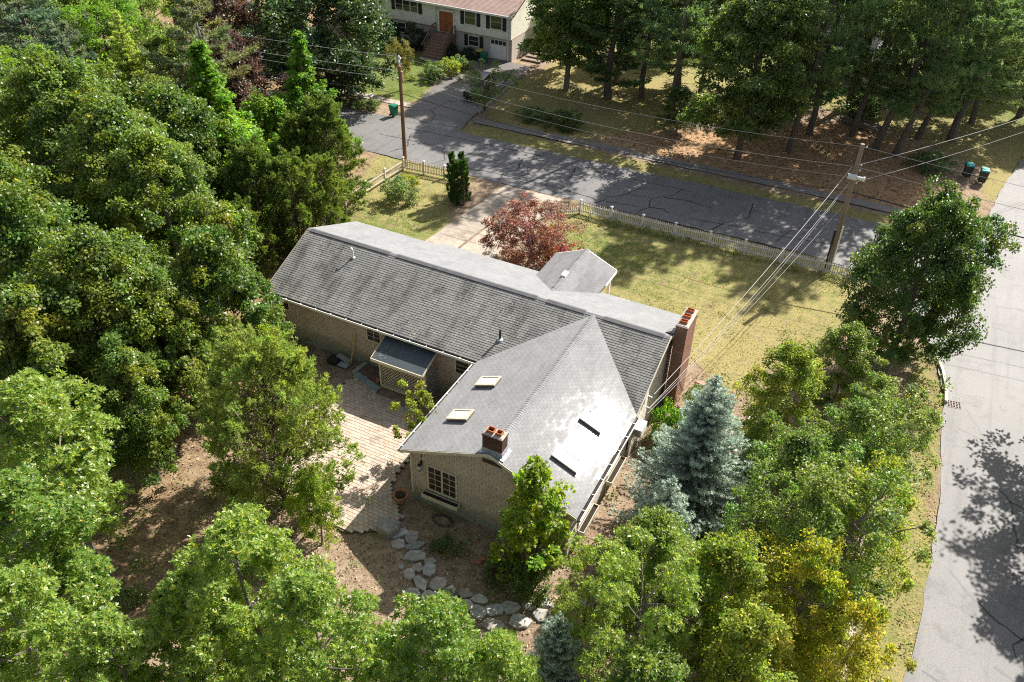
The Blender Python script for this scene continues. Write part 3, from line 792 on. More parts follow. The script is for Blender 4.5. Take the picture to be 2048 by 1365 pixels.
# skylights
M_SKYFR = plain('skylight_frame', (0.50, 0.44, 0.34), 0.4, 0.1, 4, 0.5)
M_SKYBRZ = plain('skylight_side', (0.13, 0.11, 0.085), 0.5)
M_SKYGL = glass_mat('skylight_glass', (0.45, 0.47, 0.47), 0.12, 0.9)
M_SKYMIR = glass_mat('skylight_glass_clear', (0.30, 0.31, 0.31), 0.05, 1.0)
def skylight(side, s_c, t_c, w, ln, label, tilt=None, glass=M_SKYGL, h=.16):
    PP = Pcl if side < 0 else Pcr
    o = PP(s_c, t_c); du = (PP(s_c + 1, t_c) - o).normalized(); dv = (PP(s_c, t_c + .1) - o).normalized(); n = du.cross(dv).normalized()
    if n.z < 0: n = -n
    def Q(u, v, k): return o + du * u + dv * v + n * k
    t = MB(); f = .09
    def b(u0, u1, v0, v1, k0, k1, mbx):
        p = [Q(u0, v0, k0), Q(u1, v0, k0), Q(u1, v1, k0), Q(u0, v1, k0), Q(u0, v0, k1), Q(u1, v0, k1), Q(u1, v1, k1), Q(u0, v1, k1)]
        mbx.hexa(p)
    W, L = w / 2, ln / 2
    b(-W, W, -L, L, .005, h - .04, t)
    curb = t.build('skylight', M_SKYBRZ, house); curb['label'] = label
    fr = MB()
    b(-W - .02, W + .02, -L - .02, -L + f, h - .038, h + .03, fr); b(-W - .02, W + .02, L - f, L + .02, h - .038, h + .03, fr)
    b(-W - .02, -W + f, -L + f, L - f, h - .038, h + .03, fr); b(W - f, W + .02, -L + f, L - f, h - .038, h + .03, fr)
    fr.build('frame', M_SKYFR if glass is M_SKYGL and side < 0 else M_WHITE, curb)
    fl = MB(); b(-W - .12, W + .12, -L - .20, -L - .03, .022, .03, fl); fl.build('flashing', M_FLASH, curb)
    g = MB()
    if tilt is None: tilt = n
    def G(u, v):
        p = Q(u, v, h + .005); c = Q(0, 0, h + .005)
        k = -((p - c).dot(tilt)) / n.dot(tilt)
        return p + n * k
    g.quad(G(-W + f, -L + f), G(W - f, -L + f), G(W - f, L - f), G(-W + f, L - f)); g.build('glass', glass, curb)
M_FLASH = plain('lead_flashing', (0.42, 0.43, 0.45), 0.4, 0.2, 4, 0.5, metal=0.5)
skylight(-1, 2.03, 0.383, 0.75, 1.15, 'upper roof window on the patio slope')
skylight(-1, 4.85, 0.385, 0.75, 1.15, 'lower roof window on the patio slope')
_c = Pcr(-2.15, 0.36); _v = (Vector(CAM) - _c).normalized(); _half = (_v + SUN_DIR).normalized()
skylight(1, -2.15, 0.36, 0.85, 1.2, 'roof window flashing with the mirrored sun', tilt=_half, glass=M_SKYMIR)
skylight(1, -5.1, 0.37, 0.75, 1.35, 'white roof window above the young tree')

# chimneys
def brick_mat(name, c1, c2, mortar, sc=(1, 1, 1)):
    m, nt, p = newmat(name)
    tc = N(nt, 'ShaderNodeTexCoord'); sp = N(nt, 'ShaderNodeSeparateXYZ'); nt.links.new(tc.outputs['Object'], sp.inputs[0])
    ad = N(nt, 'ShaderNodeMath', operation='ADD'); nt.links.new(sp.outputs[0], ad.inputs[0]); nt.links.new(sp.outputs[1], ad.inputs[1])
    cb = N(nt, 'ShaderNodeCombineXYZ'); nt.links.new(ad.outputs[0], cb.inputs[0]); nt.links.new(sp.outputs[2], cb.inputs[1])
    b = N(nt, 'ShaderNodeTexBrick'); nt.links.new(cb.outputs[0], b.inputs['Vector'])
    b.inputs['Color1'].default_value = (*c1, 1); b.inputs['Color2'].default_value = (*c2, 1); b.inputs['Mortar'].default_value = (*mortar, 1)
    b.inputs['Scale'].default_value = 1.0; b.inputs['Brick Width'].default_value = 0.22; b.inputs['Row Height'].default_value = 0.075; b.inputs['Mortar Size'].default_value = 0.008; b.inputs['Bias'].default_value = 0.0
    n = noise(nt, 3, 5, 0.7)
    c = mixc(nt, ramp(nt, n, 0.4, 0.7, 0, 0.5), b.outputs['Color'], tuple(x * .5 for x in c1))
    nt.links.new(c, p.inputs['Base Color']); p.inputs['Roughness'].default_value = 0.9; p.inputs['Specular IOR Level'].default_value = 0.2
    iv = N(nt, 'ShaderNodeMath', operation='SUBTRACT'); iv.inputs[0].default_value = 1; nt.links.new(b.outputs['Fac'], iv.inputs[1])
    bump(nt, p, iv.outputs[0], 0.7, 0.012)
    return m
M_BRICK = brick_mat('red_brick', (0.33, 0.15, 0.10), (0.22, 0.10, 0.07), (0.40, 0.32, 0.26))
M_BRICK_D = brick_mat('sooty_brick', (0.115, 0.05, 0.038), (0.07, 0.035, 0.03), (0.14, 0.11, 0.095))
M_CROWN = plain('chimney_crown', (0.40, 0.35, 0.30), 0.9, 0.2, 5, dirt=(0.16, 0.14, 0.12), dirt_amt=0.6)
M_CLAY = plain('clay_flue', (0.42, 0.14, 0.06), 0.8, 0.2, 4)
M_SOOT_PIT = plain('soot_and_pit_dark', (0.01, 0.009, 0.008), 0.95)  # black for flue soot and for the painted dark of the drain pit
def chimney(x0, x1, y0, y1, z0, z1, mbrick, flues, label, corbel=.03):
    ch = MB(); ch.box(x0, y0, z0, x1, y1, z1 - .12); ch.box(x0 - corbel, y0 - corbel, z1 - .119, x1 + corbel, y1 + corbel, z1 - .03)
    c = ch.build('chimney', mbrick, house); c['label'] = label
    cr_ = MB(); cr_.hexa([(x0 - .02, y0 - .02, z1 - .029), (x1 + .02, y0 - .02, z1 - .029), (x1 + .02, y1 + .02, z1 - .029), (x0 - .02, y1 + .02, z1 - .029), (x0 + .05, y0 + .05, z1 + .02), (x1 - .05, y0 + .05, z1 + .02), (x1 - .05, y1 - .05, z1 + .02), (x0 + .05, y1 - .05, z1 + .02)])
    cr_.build('crown', M_CROWN, c)
    for fx, fy, w, d in flues:
        f = MB(); q = .025; hh = .16; zb = z1 + .0
        f.box(fx - w, fy - d, zb, fx + w, fy - d + q, zb + hh); f.box(fx - w, fy + d - q, zb, fx + w, fy + d, zb + hh)
        f.box(fx - w, fy - d + q, zb, fx - w + q, fy + d - q, zb + hh); f.box(fx + w - q, fy - d + q, zb, fx + w, fy + d - q, zb + hh)
        o = f.build('flue', M_CLAY, c)
    so = MB()
    for fx, fy, w, d in flues: so.quad((fx - w + q, fy - d + q, z1 + .03), (fx + w - q, fy - d + q, z1 + .03), (fx + w - q, fy + d - q, z1 + .03), (fx - w + q, fy + d - q, z1 + .03))
    so.build('flue_soot', M_SOOT_PIT, c)
    return c
c1 = chimney(18.42, 19.38, -7.26, -6.72, 4.3, 6.02, M_BRICK_D, [(18.72, -6.99, .17, .15), (19.12, -6.99, .14, .13)], 'short sooty brick chimney with two clay flues')
fl = MB()
def zroof(x): return HR - abs(x - XM) * (HR - HE) / (XM - XA)
for (xa, xb) in ((18.30, XM), (XM, 19.52)):
    fl.hexa([(xa, -7.38, zroof(xa) + .013), (xb, -7.38, zroof(xb) + .013), (xb, -6.6, zroof(xb) + .013), (xa, -6.6, zroof(xa) + .013), (xa, -7.38, zroof(xa) + .045), (xb, -7.38, zroof(xb) + .045), (xb, -6.6, zroof(xb) + .045), (xa, -6.6, zroof(xa) + .045)])
fl.box(18.395, -7.285, 4.6, 19.405, -6.695, 5.22)
fl.build('flashing', M_FLASH, c1)
c2 = chimney(23.16, 23.78, 5.15, 7.0, -.1, 5.5, M_BRICK, [(23.46, 5.52, .20, .12), (23.46, 6.08, .20, .12), (23.46, 6.64, .20, .12)], 'tall red brick chimney with three flues against the end wall')
mb = MB(); mb.hexa([(22.7, 5.0, 4.93), (23.16, 5.0, 5.0), (23.16, 5.7, 4.75), (22.7, 5.7, 4.68), (22.7, 5.0, 4.97), (23.16, 5.0, 5.25), (23.16, 5.7, 5.0), (22.7, 5.7, 4.72)]); mb.build('cricket', M_FLASH, c2)

# vent pipes
M_PVC = plain('white_pvc', (0.8, 0.8, 0.78), 0.4, 0.03)
M_IRON = plain('black_iron', (0.025, 0.025, 0.027), 0.5)
mb = MB(); mb.tube([(3.95, 3.53, 4.65), (3.95, 3.53, 5.28)], .045, 10); mb.tube([(3.95, 3.53, 5.28), (3.86, 3.53, 5.34), (3.80, 3.53, 5.30)], .045, 10); v = mb.build('vent_pipe', M_PVC, house); v['label'] = 'white plastic vent pipe'
mb = MB(); mb.lathe([(.16, -.03), (.13, .03), (.06, .06)], 12, (3.95, 3.53, 4.73)); mb.build('pipe_boot', M_FLASH, v)
mb = MB(); mb.tube([(14.75, 1.53, 3.8), (14.75, 1.53, 4.55)], .06, 10); v = mb.build('vent_pipe', M_IRON, house); v['label'] = 'black iron vent pipe'
mb = MB(); mb.lathe([(.2, -.05), (.16, .03), (.08, .07)], 12, (14.75, 1.53, 3.91)); mb.build('pipe_boot', M_FLASH, v)

# entry porch gable over the front door (far side)
PX, PZR, PZE, PW = 15.45, 4.32, 3.42, 2.05
PY0, PY1 = 6.6, 11.75
mbp = MB()
for sx in (-1, 1):
    n = 14
    mbp2 = courses(n, 0.31, .010, (lambda s, t, sx=sx: V3((PX + sx * PW * (1 - t), s * (1 if sx > 0 else -1), PZE + (PZR - PZE) * t))), (lambda t, sx=sx: ((PY0, PY1 - .0) if sx > 0 else (-PY1, -PY0))), tv=.08)
    for q, f in enumerate(mbp2.f): pass
    o = mbp2.build('shingles', M_SH_PORCH, house); tag(o, kind='stuff')
    mbp.hexa([(PX, PY0, PZR - .10), (PX + sx * PW, PY0, PZE - .10), (PX + sx * PW, PY1, PZE - .10), (PX, PY1, PZR - .10), (PX, PY0, PZR - .012), (PX + sx * PW, PY0, PZE - .012), (PX + sx * PW, PY1, PZE - .012), (PX, PY1, PZR - .012)])
pr = mbp.build('porch_roof', M_FELT, house)
mb = MB(); mb.hexa([(PX - PW, PY1 + .002, PZE - .16), (PX - PW, PY1 + .04, PZE - .16), (PX, PY1 + .04, PZR - .16), (PX, PY1 + .002, PZR - .16), (PX - PW, PY1 + .002, PZE + .01), (PX - PW, PY1 + .04, PZE + .01), (PX, PY1 + .04, PZR + .01), (PX, PY1 + .002, PZR + .01)])
mb.hexa([(PX, PY1 + .002, PZR - .16), (PX, PY1 + .04, PZR - .16), (PX + PW, PY1 + .04, PZE - .16), (PX + PW, PY1 + .002, PZE - .16), (PX, PY1 + .002, PZR + .01), (PX, PY1 + .04, PZR + .01), (PX + PW, PY1 + .04, PZE + .01), (PX + PW, PY1 + .002, PZE + .01)])
for sx in (-1, 1): mb.box(PX + sx * PW - (.04 if sx > 0 else -.002) - .0, 9.9, PZE - .17, PX + sx * PW + (.045 if sx > 0 else .045), PY1, PZE - .02)
mb.build('fascia', M_WHITE, pr)
mb = MB()
for sx in (-1, 1): mb.box(PX + sx * (PW - .3) - .07, PY1 - .35, 0, PX + sx * (PW - .3) + .07, PY1 - .21, PZE - .05)
mb.build('porch_post', M_WHITE, pr)
mb = MB(); mb.box(PX - 1.8, WY1, -.1, PX + 1.8, PY1, .35); mb.build('porch_floor', M_CONC, pr)
mb = MB(); mb.box(PX - .5, WY1 + .01, .36, PX + .5, WY1 + .06, 2.4); mb.build('door', plain('dark_door', (.10, .05, .03)), house)
mb = MB(); y = PY0 + .3
while y < PY1:
    t = rtint(.12)
    for sx in (-1, 1):
        z1 = PZR - .17 * (PZR - PZE) / PW
        a, b, c, d = (PX, y, PZR + .03), (PX + sx * .17, y, z1 + .03), (PX + sx * .17, y + .17, z1 + .015), (PX, y + .17, PZR + .015)
        mb.quad(a, b, c, d, t) if sx > 0 else mb.quad(d, c, b, a, t)
    y += .145
o = mb.build('ridge_cap', M_SH_PORCH, pr); tag(o, kind='stuff')
vp = MB(); vp.box(PX - .16, 8.2, PZR - .08, PX + .12, 8.75, PZR + .10); vp.build('ridge_box_vent', M_WHITE, pr)

# lean-to with lattice front
M_LEAN = shingle_mat('dark_roll_roofing', (0.045, 0.06, 0.068), (0.06, 0.075, 0.082), stain=(0.30, 0.33, 0.31), stain_amt=0.0, lichen=0.9, rough=0.5, streak=(1, 1, 1))
lt = bpy.data.objects.new('lean_to_porch', None); link(lt, house)
LX0, LX1, LYF = 8.35, 11.62, -1.42
mb = MB(); zt0, zt1 = 2.92, 2.28
mb.hexa([(LX0, LYF, zt1 - .05), (LX1, LYF, zt1 - .05), (LX1, WY0 + .0, zt0 - .05), (LX0, WY0, zt0 - .05), (LX0, LYF, zt1), (LX1, LYF, zt1), (LX1, WY0, zt0), (LX0, WY0, zt0)]); mb.build('porch_roof', M_LEAN, lt)
mb = MB(); mb.box(LX0 - .02, LYF - .04, zt1 - .18, LX1 + .02, LYF - .002, zt1 + .01)
for x in (LX0 - .04, LX1 + .002): mb.hexa([(x, LYF, zt1 - .14), (x + .038, LYF, zt1 - .14), (x + .038, WY0, zt0 - .14), (x, WY0, zt0 - .14), (x, LYF, zt1 + .012), (x + .038, LYF, zt1 + .012), (x + .038, WY0, zt0 + .012), (x, WY0, zt0 + .012)])
mb.build('fascia', M_TRIM, lt)
LY = -1.0; x0, x1 = LX0 + .25, LX1 - .1
for px in (x0, x1):
    mb = MB(); mb.box(px - .05, LY - .05, 0, px + .05, LY + .05, zt1 + .0); mb.build('post', M_TRIM, lt)
mb = MB(); mb.box(x0 + .05, LY - .03, .04, x1 - .05, LY + .03, .22); mb.box(x0 + .05, LY - .03, 1.98, x1 - .05, LY + .03, 2.08); mb.build('rail', M_TRIM, lt)
def lattice(A, B, z0, z1, nrm):
    mb = MB(); a = V3((*A, 0)); b = V3((*B, 0)); d = b - a; Ln = d.length; d.normalize(); H = z1 - z0; n = V3((*nrm, 0))
    k = -H
    while k < Ln:
        for sgn, o in ((1, .012), (-1, -.012)):
            s0, e0 = (k, 0.0), (k + H, H)
            sa = max(0, k); ea = min(Ln, k + H)
            if ea - sa < .02: continue
            za, zb = sa - k, ea - k
            if sgn < 0: za, zb = H - za, H - zb
            mb.bar(a + d * sa + n * o + V3((0, 0, z0 + za)), a + d * ea + n * o + V3((0, 0, z0 + zb)), .034, .01, up=n)
        k += .20
    return mb
o = lattice((x0 + .05, LY), (x1 - .05, LY), .22, 1.98, (0, -1)).build('lattice', M_TRIM, lt); tag(o, kind='stuff')
o = lattice((x1, LY + .05), (x1, WY0 - .02), .1, 2.0, (1, 0)).build('lattice', plain('grey_lattice', (.35, .34, .32), .7), lt); tag(o, kind='stuff')
mb = MB(); mb.box(x0, LY + .08, 0, x1, WY0, .12); mb.build('porch_floor', M_CONC, lt)

# small lantern by the casement
lan = thing('wall_lantern', 'black glass wall lantern beside the gable casement window', 'lamp', (15.18, GYW - .02, 2.45))
mb = MB(); mb.box(-.05, -.04, .1, .05, 0, .35); mb.bar((0, -.02, .3), (0, -.2, .34), .03, .03); mb.tube([(0, 0, .5), (0, -.03, .9)], .02, 6); mb.build('bracket', M_IRON, lan)
mb = MB(); mb.lathe([(.03, .18), (.10, .12), (.11, .10)], 8, (0, -.2, .1)); mb.lathe([(.05, -.32), (.09, -.28), (.06, -.29)], 8, (0, -.2, .15)); mb.build('cap', M_IRON, lan)
mb = MB(); mb.lathe([(.055, -.14), (.09, .0), (.085, .19), (.05, .2)], 8, (0, -.2, .0)); mb.build('glass', glass_mat('lantern_glass', (.45, .48, .48), .1), lan)
# ------------------------------------------------------------------ vegetation
def unit(a): return a / (np.linalg.norm(a, axis=-1, keepdims=True) + 1e-9)
def rdirs(r, n): return unit(r.normal(size=(n, 3)))

def leaf_quads(c, d, nrm, L, W, fold=0.25, wide=0.45):
    """kite leaves: c base points, d directions, nrm leaf normals; returns (n,4,3)"""
    d = unit(d); s = unit(np.cross(d, nrm)); nn = np.cross(s, d)
    L = L[:, None]; W = W[:, None]
    mid = c + d * L * wide + nn * W * fold
    return np.stack([c, mid + s * W * .5, c + d * L, mid - s * W * .5], 1)

def tubes(mb, pts, r0, r1, n=5):
    k = len(pts); mb.tube(pts, [r0 + (r1 - r0) * i / (k - 1) for i in range(k)], n, cap=False)

def limb(r, a, b, sag=0.12, k=5):
    a = np.array(a, float); b = np.array(b, float); L = np.linalg.norm(b - a); off = r.normal(size=3) * L * .05
    return [tuple(a + (b - a) * t + (off + np.array([0, 0, -sag * L * .6])) * math.sin(pi * t)) for t in np.linspace(0, 1, k)]

def clump_leaves(r, cc, rc, n, L, W, up=0.7, flat=0.72, inner=.35, jit=.6, droop=.25):
    """leaves on and inside one flattened clump"""
    u = rdirs(r, n); u[:, 2] = np.where(u[:, 2] < -0.35, -u[:, 2], u[:, 2])
    rad = rc * (inner + (1 - inner) * r.random(n) ** .55) * (1 + .18 * r.normal(size=n))
    p = cc + u * rad[:, None] * np.array([1, 1, flat])
    nrm = unit(u * .6 + np.array([0, 0, up]) + r.normal(size=(n, 3)) * jit)
    d = np.cross(nrm, rdirs(r, n)) + u * .5 + np.array([0, 0, -droop])
    l = L * r.uniform(.7, 1.2, n); w = W * r.uniform(.7, 1.2, n)
    return leaf_quads(p, d, nrm, l, w)

def leaf_tint(r, n, a=.35, warm=.10, flip=.006):
    g = r.uniform(1 - a, 1 + a, n); t = np.stack([g * (1 + r.normal(0, warm, n)), g, g * (1 + r.normal(0, .15, n))], 1)
    k = r.random(n) < flip
    t[k] = t[k] * np.array([2.6, 1.5, .6])
    return np.clip(t, .1, 4)

def crown_centres(r, n, R, z0, z1, prof, lobes=3, amp=.22, inner=.45):
    th = r.random(n) * 2 * pi; t = r.random(n) ** .9
    ph = r.random(3) * 2 * pi
    lob = 1 + amp * np.sin(lobes * th + ph[0]) + amp * .7 * np.sin((lobes + 2) * th + ph[1] + 4 * t) + .12 * np.sin(9 * t + ph[2] + th)
    rho = np.sqrt(r.uniform(inner ** 2, 1, n))
    rad = R * prof(t) * lob * rho
    return np.stack([rad * np.cos(th), rad * np.sin(th), z0 + (z1 - z0) * t], 1), t

dome = lambda t: np.sin(pi * np.clip(t * .86 + .13, 0, 1)) ** .62
cone = lambda t: np.clip(1.02 - t, .04, 1) ** .8 * np.clip(.55 + 2.2 * t, 0, 1)
egg = lambda t: np.sin(pi * np.clip(t * .80 + .17, 0, 1)) ** .8
spread = lambda t: np.sin(pi * np.clip(t * .75 + .05, 0, 1)) ** .6

def broadleaf(name, seed, R, H, hb, ncl, npl, L, W, prof=dome, rcf=.24, trunk_r=.2, tintkw={}, limbs=14, flat=.72, amp=.22, inner=.4, lean=(0, 0), up=.7, tipwarm=0.0, taper=False):
    r = np.random.default_rng(seed)
    C, t = crown_centres(r, ncl, R, hb, H - R * rcf * .6, prof, r.integers(2, 5), amp, inner)
    C[:, 0] += lean[0] * t; C[:, 1] += lean[1] * t
    Q = []; TT = []
    for i in range(ncl):
        f_ = min(1.0, float(prof(t[i])) + .22) if taper else 1.0
        rb = R * rcf * r.uniform(.6, 1.3) * f_
        out = unit(np.array([C[i, 0], C[i, 1], .55 * (C[i, 2] - hb) * .5 + .2]))
        kb = r.uniform(.82, 1.2); hue = np.array([kb * (1 + r.normal(0, .09)), kb, kb * (1 + r.normal(0, .12))])
        warmb = tipwarm and r.random() < .25
        for q in range(3):            # a bough carries a few smaller sprays, some of them shooting out of the crown
            c = C[i] + unit(out * (.3 + q * .25) + r.normal(size=3) * .75) * rb * r.uniform(.35, 1.05) * (1.35 if r.random() < .18 else 1)
            rc = rb * r.uniform(.42, .8); n = int(npl * .42 * f_ ** 1.3 * r.uniform(.6, 1.35))
            Q.append(clump_leaves(r, c, rc, n, L, W, up=up, flat=flat))
            tt = leaf_tint(r, n, **tintkw) * hue * r.uniform(.9, 1.1)
            if warmb: tt = tt * np.array([1 + tipwarm * .7, 1 + tipwarm * .25, .85])
            TT.append(tt)
    V = np.concatenate(Q); T = np.concatenate(TT)
    mb = MB()
    top = np.array([lean[0] * .8, lean[1] * .8, hb + (H - hb) * .72])
    k0 = [(0, 0, -.15), (0.02, 0.03, H * .12)] + [(top[0] * q + r.normal(0, .08), top[1] * q + r.normal(0, .08), H * .12 + (top[2] - H * .12) * q) for q in (.3, .55, .8, 1)]
    mb.tube(k0, [trunk_r * 1.35, trunk_r, trunk_r * .85, trunk_r * .65, trunk_r * .45, trunk_r * .2], 8, cap=False)
    order = r.permutation(ncl)[:limbs * 3]; limbs = min(limbs, len(order))
    for i in order[:limbs]:
        z = max(H * .14, min(top[2] * .95, C[i, 2] - R * .45)); q = (z - H * .12) / (top[2] - H * .12)
        a = (top[0] * max(q, 0), top[1] * max(q, 0), z)
        tubes(mb, limb(r, a, C[i], .1, 6), trunk_r * .38, .02, 5)
        j = order[(limbs + int(i)) % len(order)]; m = (np.array(a) + C[i]) / 2
        tubes(mb, limb(r, m, C[j], .08, 4), trunk_r * .16, .012, 4)
    return mb.mesh(name + '_trunk', None), V, T

def oak(name, seed, R, H, hb, ncl, spr, L=.2, W=.085, trunk_r=.16, limbs=16, prof=dome):
    """sprigs of long lobed leaves radiating from a yellowish twig tip"""
    r = np.random.default_rng(seed)
    C, t = crown_centres(r, ncl, R, hb, H - R * .15, prof, r.integers(2, 5), .24, .4)
    Q = []; TT = []
    for i in range(ncl):
        rc = R * .22 * r.uniform(.7, 1.25); n = int(spr * r.uniform(.7, 1.3))
        u = rdirs(r, n); u[:, 2] = np.where(u[:, 2] < -.25, -u[:, 2], u[:, 2])
        p = C[i] + u * (rc * (.45 + .55 * r.random(n) ** .6))[:, None] * np.array([1, 1, .75])
        ax = unit(u * .55 + np.array([0, 0, .8]) + r.normal(size=(n, 3)) * .3)
        k = 8
        P = np.repeat(p, k, 0); A = np.repeat(ax, k, 0)
        e1 = unit(np.cross(A, np.array([.3, .5, .81]))); e2 = np.cross(A, e1)
        an = np.tile(np.arange(k) * 2 * pi / k, n) + np.repeat(r.random(n) * 6.28, k) + r.normal(0, .25, n * k)
        el = r.uniform(.0, .75, n * k)
        d = (e1 * np.cos(an)[:, None] + e2 * np.sin(an)[:, None]) * np.cos(el)[:, None] + A * np.sin(el)[:, None]
        nn = unit(A - d * (A * d).sum(-1, keepdims=True) + r.normal(size=d.shape) * .22)
        l = L * r.uniform(.65, 1.2, n * k); w = W * r.uniform(.75, 1.3, n * k)
        Q.append(leaf_quads(P + d * .015, d, nn, l, w, .12, .58))
        tt = leaf_tint(r, n * k, .3, .1, .01); tt = np.repeat(tt[:, None, :], 4, 1) * np.repeat(r.uniform(.85, 1.15, n), k)[:, None, None]
        tt[:, 0] *= np.array([3.0, 1.8, .7]); tt[:, 2] *= 1.25
        TT.append(tt)
    V = np.concatenate(Q); T = np.concatenate(TT)
    mb = MB(); zt_ = hb + (H - hb) * .75
    pts = [(0, 0, -.15), (0.03, 0, H * .15)] + [(r.normal(0, .12), r.normal(0, .12), H * .15 + (zt_ - H * .15) * q) for q in (.3, .6, 1)]
    mb.tube(pts, [trunk_r * 1.35, trunk_r, trunk_r * .8, trunk_r * .55, trunk_r * .2], 8, cap=False)
    for i in r.permutation(ncl)[:limbs]:
        z = max(H * .15, min(zt_, C[i, 2] - R * .4)); tubes(mb, limb(r, (0, 0, z), C[i], .06, 6), trunk_r * .35, .015, 5)
    return mb.mesh(name + '_trunk', None), V, T

def needle_spray(r, p, d, n, L, W, spreadf=.5):
    """n blades fanning out from each point p along d"""
    d = np.broadcast_to(d, p.shape)
    m = len(p); P = np.repeat(p, n, 0); D = np.repeat(unit(d), n, 0)
    dd = unit(D + r.normal(size=D.shape) * spreadf); nn = rdirs(r, m * n)
    return leaf_quads(P, dd, nn, L * r.uniform(.7, 1.25, m * n), W * r.uniform(.8, 1.2, m * n), .05, .5)

def pine(name, seed, H, hb, R, lean=(0, 0), trunk_r=.26, whorl=.85, tuft=30, blade=(.30, .045), dens=1.0, dead=6):
    r = np.random.default_rng(seed); mb = MB(); Q = []; TT = []
    axis = lambda z: np.array([lean[0] * (z / H) ** 1.3 + .12 * math.sin(z * .5 + seed), lean[1] * (z / H) ** 1.3 + .1 * math.cos(z * .43), z])
    mb.tube([tuple(axis(z) if z > 0 else (0, 0, -.2)) for z in np.linspace(0, H, 12)], [trunk_r * (1.25 if i == 0 else 1 - .9 * i / 11) for i in range(12)], 8, cap=False)
    z = hb
    while z < H - .3:
        t = (z - hb) / (H - hb); Lb = R * (np.clip(.55 + 1.2 * t, 0, 1) * (1 - t ** 1.6) + .12) * r.uniform(.75, 1.2)
        k = r.integers(3, 6); a0 = r.random() * 6.28
        for j in range(k):
            if r.random() > dens: continue
            a = a0 + j * 6.28 / k + r.normal(0, .25); l = Lb * r.uniform(.6, 1.15)
            o = axis(z + r.normal(0, .15)); d = np.array([cos(a), sin(a), 0])
            pts = [o + d * l * s + np.array([0, 0, l * (.10 * s - .05 * math.sin(pi * s) + .16 * s * s * (1 + t))]) for s in (0, .3, .6, 1)]
            tubes(mb, [tuple(p) for p in pts], .045 * (1 - t * .6) + .01, .008, 4)
            side = np.array([-d[1], d[0], 0])
            nt = int(tuft * (l / R + .3)); s = r.uniform(.32, 1.05, nt); lat = r.normal(0, 1, nt) * .30 * l * (s * (1.25 - s) + .05)
            base = np.array([pts[0] * 0 + o + d * l * q + np.array([0, 0, l * (.10 * q - .05 * math.sin(pi * min(q, 1)) + .16 * q * q * (1 + t))]) for q in s]) + side * lat[:, None] + np.array([0, 0, 1]) * (r.normal(0, .07, nt) + np.abs(lat) * .12)[:, None]
            dirs = d * .8 + side * (lat / (.2 * l + .1))[:, None] * .5 + np.array([0, 0, .35])
            q = needle_spray(r, base, dirs, 9, blade[0], blade[1], .55); Q.append(q)
            g = np.repeat(r.uniform(.7, 1.3, nt), 9) * r.uniform(.85, 1.15, nt * 9); TT.append(np.stack([g * r.uniform(.85, 1.2), g, g * .95], 1))
        z += whorl * r.uniform(.75, 1.25)
    for _ in range(dead):
        zz = r.uniform(hb * .35, hb); a = r.random() * 6.28; l = r.uniform(.5, 1.8)
        o = axis(zz); mb.tube([tuple(o), tuple(o + np.array([cos(a) * l, sin(a) * l, r.uniform(-.3, .35)]))], [.03, .008], 4, cap=False)
    return mb.mesh(name + '_trunk', None), np.concatenate(Q), np.concatenate(TT)

def spruce(name, seed, H, R, step=.28, blade=(.13, .03), per=15, droop=.28, hb=.25, tip=(1.35, 1.3, 1.35), spread_=.65, k_b=(9, 13)):
    r = np.random.default_rng(seed); mb = MB(); Q = []; TT = []
    mb.tube([(0, 0, -.1), (0, 0, H * .5), (0, 0, H * .98)], [.14, .08, .01], 7, cap=False)
    z = hb
    while z < H:
        t = (z - hb) / (H - hb); Lb = R * (1 - t) ** .85 + .10
        k = r.integers(*k_b) if Lb > .6 else r.integers(4, 7); a0 = r.random() * 6.28
        for j in range(k):
            a = a0 + j * 6.28 / k + r.normal(0, .12); l = Lb * r.uniform(.5, 1.2); d = np.array([cos(a), sin(a), 0]); side = np.array([-d[1], d[0], 0])
            curve = lambda s: np.array([0, 0, 1.]) * (l * (.18 * s * t * 2 - droop * (1 - t) * math.sin(min(s, 1) * 1.9) + .22 * s * s))
            tubes(mb, [tuple(np.array([0, 0, z]) + d * l * s + curve(s)) for s in (0, .5, 1)], .03 * (1 - t) + .008, .006, 3)
            n = max(4, int(l / .085)); s = np.linspace(.18, 1, n) if l > .5 else np.linspace(.05, 1, n)
            for q in range(int(l > .5) * 2 + 1):       # main axis plus side twigs
                sg = (0, 1, -1)[q]
                lat = sg * .42 * l * s * (1.15 - s) * r.uniform(.8, 1.2, n)
                p = np.array([np.array([0, 0, z]) + d * l * u + curve(u) for u in s]) + side * lat[:, None] + np.array([0, 0, 1]) * r.normal(0, .03, n)[:, None]
                dirs = d + side * sg * .7 + np.array([0, 0, .15])
                Q.append(needle_spray(r, p, dirs, per, blade[0], blade[1], spread_))
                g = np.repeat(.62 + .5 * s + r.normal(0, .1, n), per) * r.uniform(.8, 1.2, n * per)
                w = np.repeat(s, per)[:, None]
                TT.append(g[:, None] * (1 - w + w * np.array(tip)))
        z += step * r.uniform(.8, 1.2) * (1 - .35 * t)
    return mb.mesh(name + '_trunk', None), np.concatenate(Q), np.concatenate(TT)

